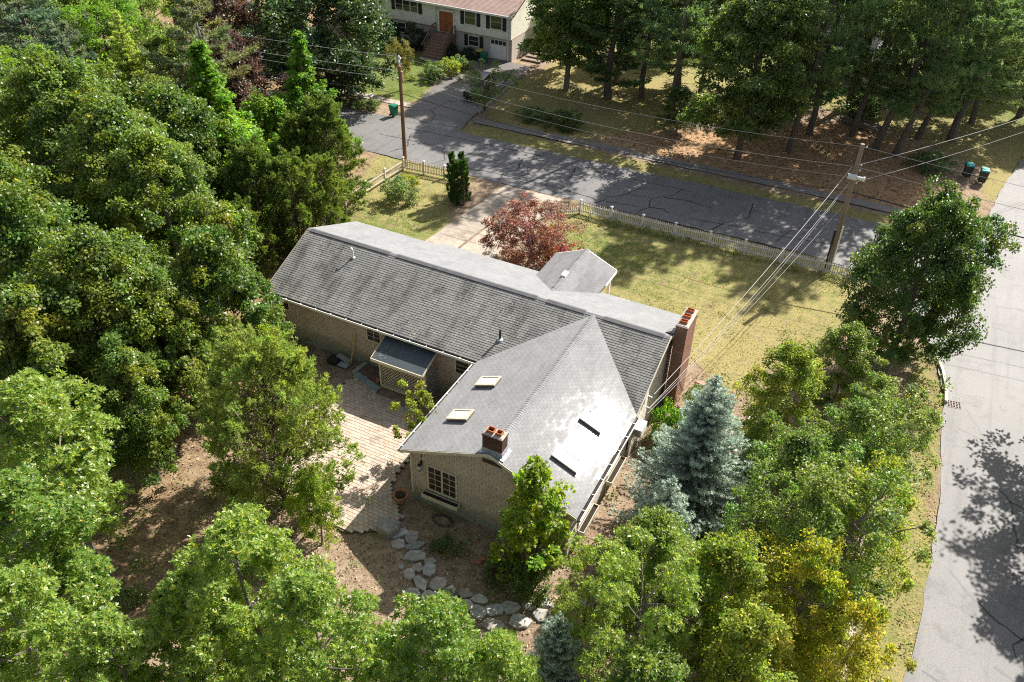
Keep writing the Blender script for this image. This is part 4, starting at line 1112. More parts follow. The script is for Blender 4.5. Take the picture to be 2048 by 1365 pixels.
def juniper(name, seed, H, R, ncl, per, blade=(.2, .05), prof=cone, hb=.2, rcf=.26, trunk_r=.12, bare=.0, amp=.25):
    """cedar-like: upswept feathery sprays grouped in plumes"""
    r = np.random.default_rng(seed)
    C, t = crown_centres(r, ncl, R, hb, H, prof, r.integers(2, 5), amp, .45)
    Q = []; TT = []; mb = MB()
    mb.tube([(0, 0, -.1), (r.normal(0, .1), r.normal(0, .1), H * .4), (0, 0, H * .95)], [trunk_r * 1.2, trunk_r * .8, .015], 7, cap=False)
    for i in range(ncl):
        c = C[i]; out = unit(np.array([c[0], c[1], 0.02])); rr_ = math.hypot(c[0], c[1])
        tubes(mb, [(0, 0, max(.1, c[2] - rr_ * .7)), tuple(c * np.array([.5, .5, 1]) + np.array([0, 0, -rr_ * .2])), tuple(c)], .028, .007, 3)
        n = int(per * r.uniform(.6, 1.4)); ln = R * rcf * 1.6 * r.uniform(.6, 1.2)
        ax = unit(out * .9 + np.array([0, 0, .75]) + r.normal(size=3) * .25)
        s = r.random(n); p = c + ax * (s * ln)[:, None] + r.normal(size=(n, 3)) * (R * rcf * .34 * (1.15 - s))[:, None]
        dirs = ax + unit(p - c) * .7 + np.array([0, 0, .25])
        Q.append(needle_spray(r, p, dirs, 6, blade[0], blade[1], .5))
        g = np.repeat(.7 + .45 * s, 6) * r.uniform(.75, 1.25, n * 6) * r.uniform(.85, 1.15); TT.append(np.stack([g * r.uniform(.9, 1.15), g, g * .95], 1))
    return mb.mesh(name + '_trunk', None), np.concatenate(Q), np.concatenate(TT)

# leaf and bark materials
LM = dict(
    maple=leafmat('maple_leaf', (0.135, 0.2, 0.045), .40, .36, .55),
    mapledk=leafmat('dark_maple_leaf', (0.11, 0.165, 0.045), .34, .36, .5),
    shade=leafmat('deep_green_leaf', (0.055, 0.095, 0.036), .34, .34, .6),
    oak=leafmat('oak_leaf', (0.13, 0.225, 0.058), .42, .34, .6),
    bright=leafmat('bright_leaf', (0.25, 0.32, 0.045), .5, .4, .45),
    vine=leafmat('vine_leaf', (0.165, 0.28, 0.035), .46, .4, .45),
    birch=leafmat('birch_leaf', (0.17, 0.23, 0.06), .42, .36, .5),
    yellow=leafmat('yellow_leaf', (0.36, 0.34, 0.05), .45, .4, .4),
    ygreen=leafmat('yellow_green_leaf', (0.27, 0.3, 0.055), .45, .4, .45),
    pine=leafmat('pine_needle', (0.14, 0.215, 0.095), .32, .45, .35, (1.5, 1.5, .8)),
    palepine=leafmat('pale_pine_needle', (0.15, 0.205, 0.14), .3, .5, .3, (1.3, 1.4, .9)),
    olive=leafmat('olive_pine_needle', (0.185, 0.205, 0.12), .3, .5, .3),
    spruce=leafmat('blue_spruce_needle', (0.3, 0.365, 0.31), .22, .5, .35, (1.1, 1.2, 1.0)),
    cedar=leafmat('cedar_spray', (0.15, 0.205, 0.058), .34, .5, .3),
    cedar2=leafmat('olive_cedar_spray', (0.27, 0.32, 0.1), .36, .5, .3),
    arbor=leafmat('arborvitae_spray', (0.06, 0.13, 0.03), .3, .5, .3),
    bronze=leafmat('bronze_leaf', (0.12, 0.08, 0.06), .3, .4, .5, (1.6, 1.2, .8)),
    redmaple=leafmat('red_japanese_maple_leaf', (0.25, 0.145, 0.11), .42, .4, .45, (1.6, 1.0, .75)),
    red=leafmat('crimson_leaf', (0.3, 0.09, 0.085), .42, .4, .4, (1.8, .8, .7)),
    rhodo=leafmat('rhododendron_leaf', (0.035, 0.065, 0.03), .15, .35, .5),
    garden=leafmat('garden_leaf', (0.19, 0.245, 0.11), .4, .45, .4),
    dog=leafmat('dogwood_leaf', (0.2, 0.17, 0.07), .4, .4, .45),
    weed=leafmat('weed_leaf', (0.14, 0.19, 0.05), .4, .45, .4),
)
def bark(name, c, dark): return plain(name, c, .95, .3, 7, .1, dirt=dark, dirt_amt=.7, dscale=2.5, bmp=.6, stretch=(1, 1, .25))
BK = dict(grey=bark('grey_bark', (.17, .15, .125), (.07, .06, .05)), brown=bark('brown_bark', (.13, .095, .07), (.05, .035, .025)), pine=bark('pine_bark', (.125, .10, .085), (.05, .04, .035)), pale=bark('pale_bark', (.30, .28, .24), (.14, .12, .10)))

PROTO = {}
def proto(key, data, mat, bk):
    tm, V, T = data
    tm.materials.clear(); tm.materials.append(BK[bk])
    if np.mean(V[:, :, 2]) < -1: pass
    PROTO[key] = (tm, quads_mesh(key + '_crown', V, T, LM[mat]))
    return len(V)

proto('maple1', broadleaf('maple1', 11, 4.6, 13, 3.0, 200, 260, .195, .165, rcf=.20, trunk_r=.24, tintkw=dict(flip=.008), tipwarm=.6), 'maple', 'grey')
proto('maple2', broadleaf('maple2', 12, 4.0, 12, 2.4, 180, 260, .19, .16, rcf=.22, trunk_r=.22, tintkw=dict(flip=.008), tipwarm=.5), 'maple', 'grey')
proto('maple3', broadleaf('maple3', 13, 3.0, 10.5, 1.6, 135, 250, .185, .155, prof=egg, rcf=.25, trunk_r=.17, tipwarm=.5), 'maple', 'grey')
proto('bigmaple', broadleaf('bigmaple', 14, 5.3, 12, 1.2, 230, 270, .195, .165, rcf=.19, trunk_r=.33, amp=.34, tipwarm=.3), 'mapledk', 'grey')
proto('oak1', oak('oak1', 21, 2.9, 10.5, 2.2, 130, 36, .195, .075), 'oak', 'grey')
proto('oak2', oak('oak2', 22, 2.5, 9.5, 2.0, 110, 36, .195, .075), 'oak', 'grey')
proto('oak3', oak('oak3', 23, 3.0, 10, 2.6, 80, 30, .19, .07, prof=spread), 'oak', 'grey')
proto('sap1', broadleaf('sap1', 31, 2.3, 8.5, 1.4, 115, 165, .145, .10, prof=egg, rcf=.24, trunk_r=.1, tintkw=dict(flip=.008)), 'birch', 'grey')
proto('sap2', broadleaf('sap2', 32, 2.5, 8.0, 1.0, 115, 165, .145, .10, prof=dome, rcf=.23, trunk_r=.1, amp=.3, tintkw=dict(flip=.008)), 'birch', 'grey')
proto('sap3', broadleaf('sap3', 33, 2.6, 9.5, 2.0, 90, 160, .14, .095, prof=spread, rcf=.22, trunk_r=.11, amp=.3), 'birch', 'grey')
proto('gable', broadleaf('gable', 34, 1.75, 7.2, 1.0, 66, 85, .22, .18, prof=egg, rcf=.27, trunk_r=.07, amp=.34, inner=.25), 'bright', 'grey')
proto('thin', broadleaf('thin', 35, 1.1, 4.3, .7, 34, 90, .14, .10, prof=spread, rcf=.24, trunk_r=.035, amp=.3, limbs=9), 'ygreen', 'brown')
proto('vine1', broadleaf('vine1', 41, 2.6, 13, .6, 260, 130, .19, .17, prof=cone, rcf=.22, trunk_r=.2, amp=.35, taper=True), 'vine', 'brown')
proto('vine2', broadleaf('vine2', 42, 2.6, 8, .3, 130, 150, .19, .17, prof=dome, rcf=.24, trunk_r=.15, amp=.28), 'vine', 'brown')
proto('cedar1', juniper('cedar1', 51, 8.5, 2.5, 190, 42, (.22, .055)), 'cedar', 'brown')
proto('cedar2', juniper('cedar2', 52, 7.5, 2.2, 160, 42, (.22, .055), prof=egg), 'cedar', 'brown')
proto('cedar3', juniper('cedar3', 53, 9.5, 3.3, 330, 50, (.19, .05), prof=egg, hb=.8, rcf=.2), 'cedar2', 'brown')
proto('pine1', pine('pine1', 61, 23, 5.0, 5.0, tuft=42, blade=(.42, .07), whorl=.95, dens=.75, dead=12), 'pine', 'pine')
proto('pine2', pine('pine2', 62, 21, 3.6, 5.4, lean=(2.2, -.6), tuft=48, blade=(.42, .07), whorl=.85, dens=.85, dead=14), 'pine', 'pine')
proto('pine3', pine('pine3', 63, 14, 2.0, 3.4, tuft=60, blade=(.34, .06), whorl=.7), 'palepine', 'pine')
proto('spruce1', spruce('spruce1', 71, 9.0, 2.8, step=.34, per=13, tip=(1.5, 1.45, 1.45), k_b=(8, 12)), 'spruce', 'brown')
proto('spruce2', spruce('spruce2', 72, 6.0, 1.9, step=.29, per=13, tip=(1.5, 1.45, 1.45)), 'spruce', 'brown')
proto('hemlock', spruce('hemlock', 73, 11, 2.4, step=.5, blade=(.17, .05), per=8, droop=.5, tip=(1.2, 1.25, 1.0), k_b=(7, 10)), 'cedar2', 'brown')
proto('arbor', juniper('arbor', 81, 4.0, .5, 110, 26, (.13, .045), prof=lambda t: np.clip((1.03 - t) * 1.9, .03, 1) ** .8, hb=.1, rcf=.34, amp=.05), 'arbor', 'brown')
proto('dark', broadleaf('dark', 91, 6.2, 13, 1.0, 190, 170, .27, .23, rcf=.20, trunk_r=.3), 'mapledk', 'brown')
proto('bronze', broadleaf('bronze', 92, 4.0, 11, 2.0, 120, 130, .26, .21, rcf=.24, trunk_r=.22), 'bronze', 'brown')
proto('redmaple', broadleaf('redmaple', 93, 3.1, 4.9, .9, 95, 150, .19, .09, prof=spread, rcf=.22, trunk_r=.11, flat=.5, amp=.25), 'redmaple', 'pale')
proto('locust', broadleaf('locust', 94, 4.6, 11, 3.0, 110, 170, .22, .10, prof=spread, rcf=.22, flat=.45), 'vine', 'brown')
proto('apple', broadleaf('apple', 95, 2.8, 4.6, 1.9, 46, 100, .17, .11, prof=spread, rcf=.24, trunk_r=.16, flat=.6, amp=.35), 'garden', 'brown')
proto('bush1', broadleaf('bush1', 96, 1.2, 1.7, .1, 34, 95, .13, .09, prof=dome, rcf=.34, trunk_r=.03), 'garden', 'brown')
proto('bush2', broadleaf('bush2', 97, 1.0, 1.2, .05, 26, 85, .12, .07, prof=dome, rcf=.38, trunk_r=.02), 'garden', 'brown')
proto('bush3', broadleaf('bush3', 98, 1.6, 3.0, .1, 50, 110, .2, .09, prof=dome, rcf=.32, trunk_r=.05), 'rhodo', 'brown')
proto('weed', broadleaf('weed', 99, .45, .5, .03, 9, 40, .11, .07, prof=dome, rcf=.45, trunk_r=.012, limbs=3), 'weed', 'brown')

def plant(key, name, label, cat, x, y, h=None, r=None, rz=None, mat=None, bk=None, group=None, seedrot=True, lean=(0, 0)):
    tm, cm = PROTO[key]
    if 'dims' not in PROTO: PROTO['dims'] = {}
    if key not in PROTO['dims']:
        co = np.empty(len(cm.vertices) * 3, np.float32); cm.vertices.foreach_get('co', co); co = co.reshape(-1, 3)
        PROTO['dims'][key] = (float(np.percentile(np.hypot(co[:, 0], co[:, 1]), 97)), float(co[:, 2].max()))
    R0, H0 = PROTO['dims'][key]
    sz = (h / H0) if h else 1.0; sx = (r / R0) if r else sz
    e = thing(name, label, cat, (x, y, min(0, ground_z(x, y)) if abs(ground_z(x, y)) < .2 else 0), random.random() * 6.28 if rz is None else rz, group)
    e.rotation_euler.x = lean[0]; e.rotation_euler.y = lean[1]
    a = inst('trunk' if cat == 'tree' else 'stems', tm, e, sc=(sx, sx, sz)); b = inst('crown' if cat == 'tree' else 'foliage', cm, e, sc=(sx, sx, sz))
    b['kind'] = 'stuff'
    if mat:
        b.material_slots[0].link = 'OBJECT'; b.material_slots[0].material = LM[mat]
    if bk:
        a.material_slots[0].link = 'OBJECT'; a.material_slots[0].material = BK[bk]
    return e
# ------------------------------------------------------------------ every tree and shrub where it stands
MAP_ = 'broad dark maples along the left side of the lot'
for key, x, y, r, h, lab in (
    ('maple1', -17.3, 2.1, 5.4, 14, 'large dark maple at the upper left edge in front of pale pines'),
    ('maple1', -4.9, -1.4, 4.4, 13, 'tall dense maple next to the vine-covered spire, its crown the highest of the middle left'),
    ('maple2', -6.6, -9.3, 3.9, 13, 'dark maple at the left edge halfway up the picture, orange-tinged top'),
    ('maple2', -0.8, -9.5, 3.4, 12, 'maple in the middle of the left wood with deep black gaps beside its crown'),
    ('maple3', 1.8, -5.2, 2.9, 10.5, 'narrow maple closest to the left end of the house'),
    ('maple3', 2.7, -12.0, 2.1, 8.2, 'small shaded maple above the sunlit leaf litter clearing'),
    ('maple2', -9.9, 0.2, 4.1, 13, 'maple below the pale blue pine with whitish glints on its leaves'),
    ('maple3', -1.9, -12.7, 3.0, 10.5, 'maple just above the light green oak on the left edge'),
    ('maple3', 1.2, -8.4, 2.5, 10, 'maple squeezed between the big left maples and the olive cedar'),
    ('maple1', -13, -6.5, 4.6, 13, 'maple cut off by the left frame edge below the uppermost maple'),
    ('maple2', -10.5, 5.2, 3.6, 12, 'maple standing behind the others at the foot of the vine-covered spire')):
    plant(key, 'maple_tree', lab, 'tree', x, y, h, r, group=MAP_)
plant('bigmaple', 'maple_tree', 'big rounded dark green maple on the street corner by the power pole', 'tree', 33.9, 15.2, 12.0, 4.6, rz=1.0)
OAK_ = 'pale green young oaks in the foreground wood'
for key, x, y, r, h, lab in (
    ('oak1', 3.6, -16.9, 3.4, 10.5, 'broad light green oak at the left edge below the dark maples'),
    ('oak2', 6.3, -20.4, 2.7, 9.5, 'light oak on the left edge beside the sunny clearing'),
    ('oak1', 10.3, -23.4, 2.7, 10, 'yellow-green oak filling the bottom left corner'),
    ('oak2', 13.0, -22.3, 2.0, 8.2, 'small oak at the bottom edge below the shaded clearing'),
    ('oak1', 15.3, -18.6, 2.8, 10.3, 'tallest foreground oak, in front of the olive cedar'),
    ('oak1', 18.7, -19.0, 2.5, 10, 'leafy oak at the bottom edge left of the centre'),
    ('oak2', 14.2, -20.0, 1.9, 8.6, 'oak leaning into the clearing, with dark gaps between its sprays'),
    ('oak2', 21.9, -17.2, 2.2, 8.6, 'oak at the bottom edge just under the flagstone path'),
    ('oak2', 24.2, -16.9, 1.8, 7.8, 'low oak at the bottom edge between the path and the blue-green sapling'),
    ('oak3', 27.6, -12.9, 2.5, 9.4, 'open twiggy oak showing bare branches below the small blue spruce'),
    ('oak3', 25.2, -11.3, 1.5, 6.8, 'thin oak reaching over the right end of the flagstones'),
    ('oak2', 8.2, -25.2, 2.2, 8.8, 'oak partly cut off by the bottom left corner')):
    plant(key, 'oak_tree', lab, 'tree', x, y, h, r, group=OAK_)
SAP_ = 'mixed young trees on the strip beside the side road'
for key, x, y, r, h, mat, lab in (
    ('sap1', 29.9, -10.6, 2.2, 9.2, 'ygreen', 'pale yellowish tree between the open oak and the yellow-leaved tree'),
    ('sap2', 32.5, -9.2, 2.4, 9.2, 'yellow', 'tree with the yellowest leaves in the lower right wood'),
    ('sap1', 31.3, -12.4, 2.1, 8.4, 'ygreen', 'yellow-green tree at the bottom edge under the yellow tree'),
    ('sap3', 33.5, -5.9, 2.9, 9.6, 'birch', 'airy green tree whose long limbs hang over the side road'),
    ('sap2', 32.7, 0.6, 2.8, 7.8, 'birch', 'wide bushy tree between the blue spruce and the roadside grass'),
    ('sap1', 29.2, 3.4, 2.1, 7.8, 'ygreen', 'light green sapling standing highest beside the dry lawn'),
    ('sap2', 33.3, 5.2, 2.2, 6.2, 'birch', 'low green tree just below the big corner maple'),
    ('sap1', 31.0, -2.6, 2.3, 8, 'birch', 'medium green tree right behind the large blue spruce'),
    ('sap2', 29.2, 0.5, 1.6, 5.8, 'birch', 'small dark tree between the large spruce and the light sapling'),
    ('sap2', 34.5, -9.9, 2.0, 8.0, 'yellow', 'yellow tree leaning over the roadside at the bottom right'),
    ('sap3', 30.8, -6.3, 2.3, 9.0, 'birch', 'dark green tree right of the small blue spruce'),
    ('sap1', 28.6, -15.0, 2.0, 7.6, 'birch', 'fine-leaved green tree at the bottom edge right of the open oak'),
    ('sap1', 31.5, 8.2, 1.9, 6.6, 'birch', 'green sapling under the lower left side of the corner maple'),
    ('sap3', 34.4, 2.6, 2.2, 7.2, 'birch', 'airy tree reaching over the roadside grass below the drain'),
    ('sap1', 27.0, -9.6, 1.9, 8.0, 'birch', 'green tree crowding the foot of the small blue spruce'),
    ('sap2', 34.2, -3.2, 2.3, 8.6, 'ygreen', 'light tree in the middle of the roadside strip'),
    ('sap2', 32.9, -14.2, 2.0, 7.4, 'ygreen', 'yellow-green tree cut off by the bottom edge near the road')):
    plant(key, 'young_tree', lab, 'tree', x, y, h, r, mat=mat, group=SAP_)
plant('sap2', 'street_tree', 'tree standing across the side road and throwing its shadow on the asphalt', 'tree', 46.7, 12.4, 14, 6.2, mat='maple')
plant('maple1', 'street_tree', 'broad tree across the side road near the bottom right corner', 'tree', 47.8, 3.6, 13.5, 5.4)
# vine-covered spires and cedars behind the left end of the house
plant('vine1', 'vine_covered_tree', 'tall spire smothered in bright green vine, left of the two', 'tree', -11.7, 9.8, 13.2, 3.9)
plant('vine1', 'vine_covered_tree', 'slender vine-covered spire in front of the far lawn', 'tree', -10.6, 18.2, 11.8, 3.1)
plant('vine2', 'vine_covered_tree', 'rounded vine-covered bush at the foot of the slender spire', 'tree', -11.6, 14.6, 8.4, 2.9)
plant('vine2', 'vine_covered_tree', 'bright vine-covered mound joining the taller spire', 'tree', -9.4, 8.9, 9.6, 3.6)
CED_ = 'feathery cedars between the wood and the street'
for key, x, y, r, h, lab in (
    ('cedar1', -6.8, 15.4, 2.7, 8.8, 'feathery cedar nearest the street, overhanging the picket fence corner'),
    ('cedar1', -6.1, 6.9, 2.4, 9, 'dark cedar at the foot of the vine-covered mound'),
    ('cedar2', -4.2, 8.3, 2.4, 8, 'cedar left of the house with drooping sprays'),
    ('cedar2', -3.6, 10.6, 2.1, 7, 'low wide cedar nearest the back lawn'),
    ('cedar2', -5.0, 4.2, 1.8, 6.2, 'short cedar nearest the left gable of the house'),
    ('cedar1', -8.4, 14.2, 2.2, 7.6, 'cedar between the vine-covered bush and the street')):
    plant(key, 'cedar_tree', lab, 'tree', x, y, h, r, group=CED_)
plant('cedar3', 'cedar_tree', 'large olive-green cedar left of the brick patio', 'tree', 9.2, -10.3, 10.4, 3.7)
plant('sap1', 'bright_sapling', 'lime green sapling glowing in front of the olive cedar', 'tree', 12.4, -11.6, 4.6, 1.2, mat='bright')
plant('sap2', 'bright_sapling', 'lime green bush growing at the top of the olive cedar', 'tree', 7.4, -7.6, 8.4, 1.6, mat='bright')
# background wood, upper left
plant('pine3', 'pine_tree', 'greyish olive pine at the top left beside the bronze tree', 'tree', -20.4, 18.2, 13.5, 3.7, mat='olive', bk='pale')
plant('locust', 'locust_tree', 'feathery bright green tree at the top left edge of the wood', 'tree', -34.6, 21, 11, 5.0)
plant('locust', 'locust_tree', 'second feathery green tree behind the greyish pine at the top edge', 'tree', -38.5, 29, 12, 4.6)
plant('pine3', 'pine_tree', 'pale blue-green pine in the top left corner', 'tree', -35.4, 14.5, 14, 4.2)
plant('pine3', 'pine_tree', 'smaller pale blue-green pine behind the uppermost maple', 'tree', -26.9, 11.2, 12, 3.0)
plant('pine3', 'pine_tree', 'pale pine cut off by the left frame edge near the top', 'tree', -42, 6, 14, 4.5)
plant('hemlock', 'hemlock_tree', 'narrow drooping hemlock left of the greyish pine', 'tree', -24.6, 14.6, 12, 2.6)
plant('bronze', 'bronze_tree', 'bronze-leaved tree at the top edge left of the dark tree', 'tree', -28.2, 28.3, 12.5, 4.2)
plant('bronze', 'bronze_tree', 'low bronze-leaved tree beside the left vine-covered spire', 'tree', -22.0, 22.6, 9, 3.2)
plant('bronze', 'bronze_tree', 'bronze bush filling the gap behind the two vine-covered spires', 'tree', -18.6, 19.3, 6.5, 2.6)
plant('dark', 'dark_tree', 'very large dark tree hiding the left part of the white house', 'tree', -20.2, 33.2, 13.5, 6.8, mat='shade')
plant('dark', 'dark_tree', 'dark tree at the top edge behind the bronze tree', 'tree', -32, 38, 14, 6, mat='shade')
plant('bush3', 'evergreen_bush', 'brownish bush at the lawn edge under the very large dark tree', 'bush', -20.6, 31.0, 3.6, 2.5, mat='bronze')
for x, y, r, h, lab in ((-44, 18, 5, 13, 'tree in the top left corner left of the pale pines'), (-50, 30, 5.5, 14, 'far tree at the top edge behind the feathery trees'), (-24, 3, 4, 12, 'maple cut by the left frame edge level with the pale pines')):
    plant('maple2', 'maple_tree', lab, 'tree', x, y, h, r)
for key, x, y, h, r, m, lab in (('maple2', -33, 5, 12, 4.4, None, 'maple between the pale pines and the left frame edge'), ('locust', -30, 9.5, 10, 4.4, None, 'feathery green tree in front of the pale blue pines'), ('vine2', -19.5, 12.0, 9, 3.4, 'birch', 'leafy tree filling the gap left of the tall vine spire'),
                                ('dark', -27, 20.5, 9, 4.0, 'birch', 'green tree beneath the greyish pine at the upper left'), ('vine2', -17.5, 24.6, 5.5, 2.6, 'bronze', 'bronze bush between the dark tree and the slender spire'), ('locust', -44, 38, 12, 5, None, 'feathery tree far off at the top left edge'), ('dark', -40, 24, 11, 5, 'birch', 'green tree behind the feathery ones at the top left')):
    plant(key, 'wood_tree', lab, 'tree', x, y, h, r, mat=m)
# around the white house
plant('bush3', 'rhododendron', 'dark rounded rhododendron left of the white house steps', 'bush', -20.0, 48.3, 3.3, 1.7)
plant('bush3', 'rhododendron', 'dark rhododendron farther left under the house windows', 'bush', -23.2, 48.2, 3.0, 1.9)
plant('bush3', 'foundation_shrub', 'low dark shrub right of the white house steps', 'bush', -15.8, 48.9, 1.5, 1.1)
plant('bush3', 'foundation_shrub', 'low dark shrub between the steps and the garage door', 'bush', -13.6, 49.0, 1.4, 1.2)
plant('apple', 'dogwood_tree', 'small bronze-green dogwood in the middle of the far lawn behind the pole', 'tree', -15.0, 37.6, 5.2, 1.7, mat='dog')
plant('apple', 'apple_tree', 'leaning apple tree overhanging the dark car', 'tree', -5.6, 37.6, 4.6, 3.0, rz=2.2, lean=(.10, -.28))
for x, y, r, h, m, lab in ((-13.5, 41.6, 1.3, 1.7, 'garden', 'tall pale flower bed plants on the lawn beside the far driveway'), (-12.9, 43.6, 1.3, 1.9, 'ygreen', 'yellowish flower bed plants behind the pale ones'), (-12.8, 45.6, 1.2, 1.6, 'garden', 'greyish flower bed plants nearest the white house'), (-14.6, 43.2, 1.1, 1.3, 'weed', 'low green plants at the back of the flower bed')):
    plant('bush1', 'flower_bed_plants', lab, 'bush', x, y, h, r, mat=m)
plant('bush2', 'garden_tuft', 'small yellowish tuft on the far lawn near the dogwood', 'bush', -15.9, 40.4, .6, .9, mat='ygreen')
for x, y, r, h, lab in ((-14.6, 32.2, .9, 1.1, 'weedy shrub at the far kerb nearest the green bin'), (-16.2, 32.0, 1.1, 1.0, 'weedy shrub at the far kerb in front of the sidewalk'), (-18.2, 31.6, 1.1, 1.0, 'weedy shrub at the far kerb, leftmost of the three')):
    plant('bush1', 'roadside_shrub', lab, 'bush', x, y, h, r, mat='garden')
plant('bush1', 'roadside_shrub', 'round green shrub on the verge right of the far driveway', 'bush', -0.6, 37.6, 1.2, 1.6, mat='garden')
# pine lot across the street
PIN_ = 'tall pines on the lot across the street'
for key, x, y, h, r, lean, rz, lab in (
    ('pine1', 6.4, 47.9, 22, 4.0, (0, 0), 0.3, 'tall pine throwing the long lone shadow across the needle bed'),
    ('pine1', 10.9, 43.4, 27, 4.4, (0, 0), 2.1, 'pine with a dark ivy-wrapped trunk at the middle of the needle bed'),
    ('pine2', 11.6, 50.0, 21, 4.0, (0, 0), 1.1, 'slim pine just behind the ivy-wrapped trunk'),
    ('pine2', 22.0, 42.6, 27, 5.2, (0, 0), 0.0, 'leaning pine right of the dark leafy tree'),
    ('pine1', 22.8, 47.5, 22, 4.2, (0, 0), 4.0, 'straight pine in front of the grey house corner'),
    ('pine2', 26.4, 48.9, 28, 5.2, (0, 0), 0.2, 'pine beside the low woodpile'),
    ('pine2', 28.7, 46.7, 28, 5.6, (0, .08), 0.1, 'strongly leaning pine above the right power pole'),
    ('pine2', 30.4, 46.2, 27, 5.4, (0, .10), 5.9, 'strongly leaning pine nearest the right power pole'),
    ('pine2', 31.8, 51.5, 22, 5.0, (0, .12), 0.3, 'leaning pine spreading boughs toward the side road'),
    ('pine1', 34.6, 52.5, 20, 5.2, (0, .10), 1.3, 'pine with long boughs overhanging the side road'),
    ('pine2', 36.0, 58.0, 20, 5.2, (0, .06), 2.2, 'far pine at the right edge beside the side road'),
    ('pine1', 15.5, 56.5, 22, 4.0, (0, 0), 3.2, 'far pine standing in front of the bright lawn'),
    ('pine1', 2.8, 50.5, 22, 4.6, (0, 0), 5.2, 'pine behind the leafy tree beside the white house'),
    ('pine2', 40.0, 62.0, 21, 5.4, (0, .05), 4.2, 'farthest pine at the right frame edge'),
    ('pine1', 25.0, 56.0, 23, 5.0, (0, 0), 0.9, 'pine behind the woodpile in front of the grey roof'),
    ('pine1', 30.0, 58.5, 23, 5.2, (0, .05), 2.9, 'far pine between the woodpile and the side road')):
    plant(key, 'pine_tree', lab, 'tree', x, y, h, r, rz=rz, lean=lean, group=PIN_)
plant('pine3', 'pine_tree', 'bushy low-boughed pine left of the lone-shadow pine', 'tree', 3.6, 46.2, 14, 4.4, mat='pine')
plant('pine3', 'pine_tree', 'bushy pine right of the lone-shadow pine at the top edge', 'tree', 8.6, 52.5, 16, 4.4, mat='pine')
plant('maple2', 'leafy_tree', 'leafy green tree right of the far driveway beside the white house', 'tree', -1.0, 46.4, 17, 4.6)
plant('maple3', 'leafy_tree', 'slender tree at the right corner of the white house', 'tree', -3.8, 53, 20, 3.8, mat='birch')
plant('maple2', 'leafy_tree', 'dark leafy tree in the middle of the pine lot nearest the street', 'tree', 18.4, 38.8, 15, 4.9, mat='mapledk', bk='brown')
plant('sap1', 'leafy_tree', 'small dark understorey tree under the ivy-wrapped pine', 'tree', 12.2, 41.2, 4.5, 1.9, mat='mapledk')
plant('maple3', 'leafy_tree', 'dark tree half hiding the grey house', 'tree', 19.5, 53.5, 10, 3.2, mat='mapledk', bk='brown')
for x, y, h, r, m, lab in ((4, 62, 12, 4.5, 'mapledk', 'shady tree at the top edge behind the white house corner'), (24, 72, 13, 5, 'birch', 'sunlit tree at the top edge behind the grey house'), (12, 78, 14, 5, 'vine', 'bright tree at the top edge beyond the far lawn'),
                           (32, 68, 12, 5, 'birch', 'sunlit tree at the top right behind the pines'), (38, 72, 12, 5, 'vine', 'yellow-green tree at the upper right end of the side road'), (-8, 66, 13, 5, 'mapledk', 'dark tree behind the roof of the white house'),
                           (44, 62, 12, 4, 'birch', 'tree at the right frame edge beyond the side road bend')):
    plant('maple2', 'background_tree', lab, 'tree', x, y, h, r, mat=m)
for x, y, h, r, m, lab in ((2.6, 37.6, 1.4, 2.0, 'mapledk', 'low shrub on the verge at the left end of the needle bed'), (26.4, 53.6, 2.2, 2.4, 'mapledk', 'dark bush behind the woodpile'), (33.5, 45.0, 1.5, 2.0, 'pine', 'low bush by the teal carts'), (16.5, 53.0, 1.6, 2.2, 'mapledk', 'dark bush left of the grey house porch'), (21.0, 55.8, 1.5, 2.0, 'mapledk', 'dark bush in front of the grey house steps')):
    plant('bush1', 'undergrowth_bush', lab, 'bush', x, y, h, r, mat=m)
# in the garden
plant('redmaple', 'japanese_maple', 'red-leaved Japanese maple beside the driveway behind the roof', 'tree', 10.2, 14.7, 5.0, 3.2)
plant('bush1', 'red_shrub', 'crimson shrub between the Japanese maple and the entry gable', 'bush', 12.7, 14.9, 2.1, 1.5, mat='red')
for x, y, h, lab in ((0.75, 20.6, 4.1, 'arborvitae column nearest the picket fence'), (1.95, 20.15, 4.0, 'arborvitae column nearest the driveway'), (1.35, 20.0, 3.8, 'front middle arborvitae column of the tight group of four'), (1.2, 21.3, 3.9, 'rear arborvitae column of the tight group of four')):
    plant('arbor', 'arborvitae', lab, 'shrub', x, y, h, .56, group='four arborvitae columns by the driveway')
plant('gable', 'young_maple', 'bright yellow-green young maple growing against the front gable wall', 'tree', 21.6, -8.8, 7.3, 1.8)
plant('thin', 'sapling', 'thin yellowish sapling beside the patio edge of the wing', 'tree', 13.3, -4.9, 5.0, 1.25, rz=.8)
SPR_ = 'blue spruces on the sunny side of the wing'
plant('spruce1', 'blue_spruce', 'tallest blue spruce beside the side wall', 'tree', 26.9, -2.5, 9.2, 2.9, group=SPR_)
plant('spruce2', 'blue_spruce', 'middle-sized blue spruce in front of the tallest one', 'tree', 26.6, -6.2, 6.4, 1.9, group=SPR_)
plant('spruce2', 'blue_spruce', 'small pale blue spruce at the bottom edge near the flagstones', 'tree', 24.9, -13.4, 5.2, 1.3, group=SPR_)
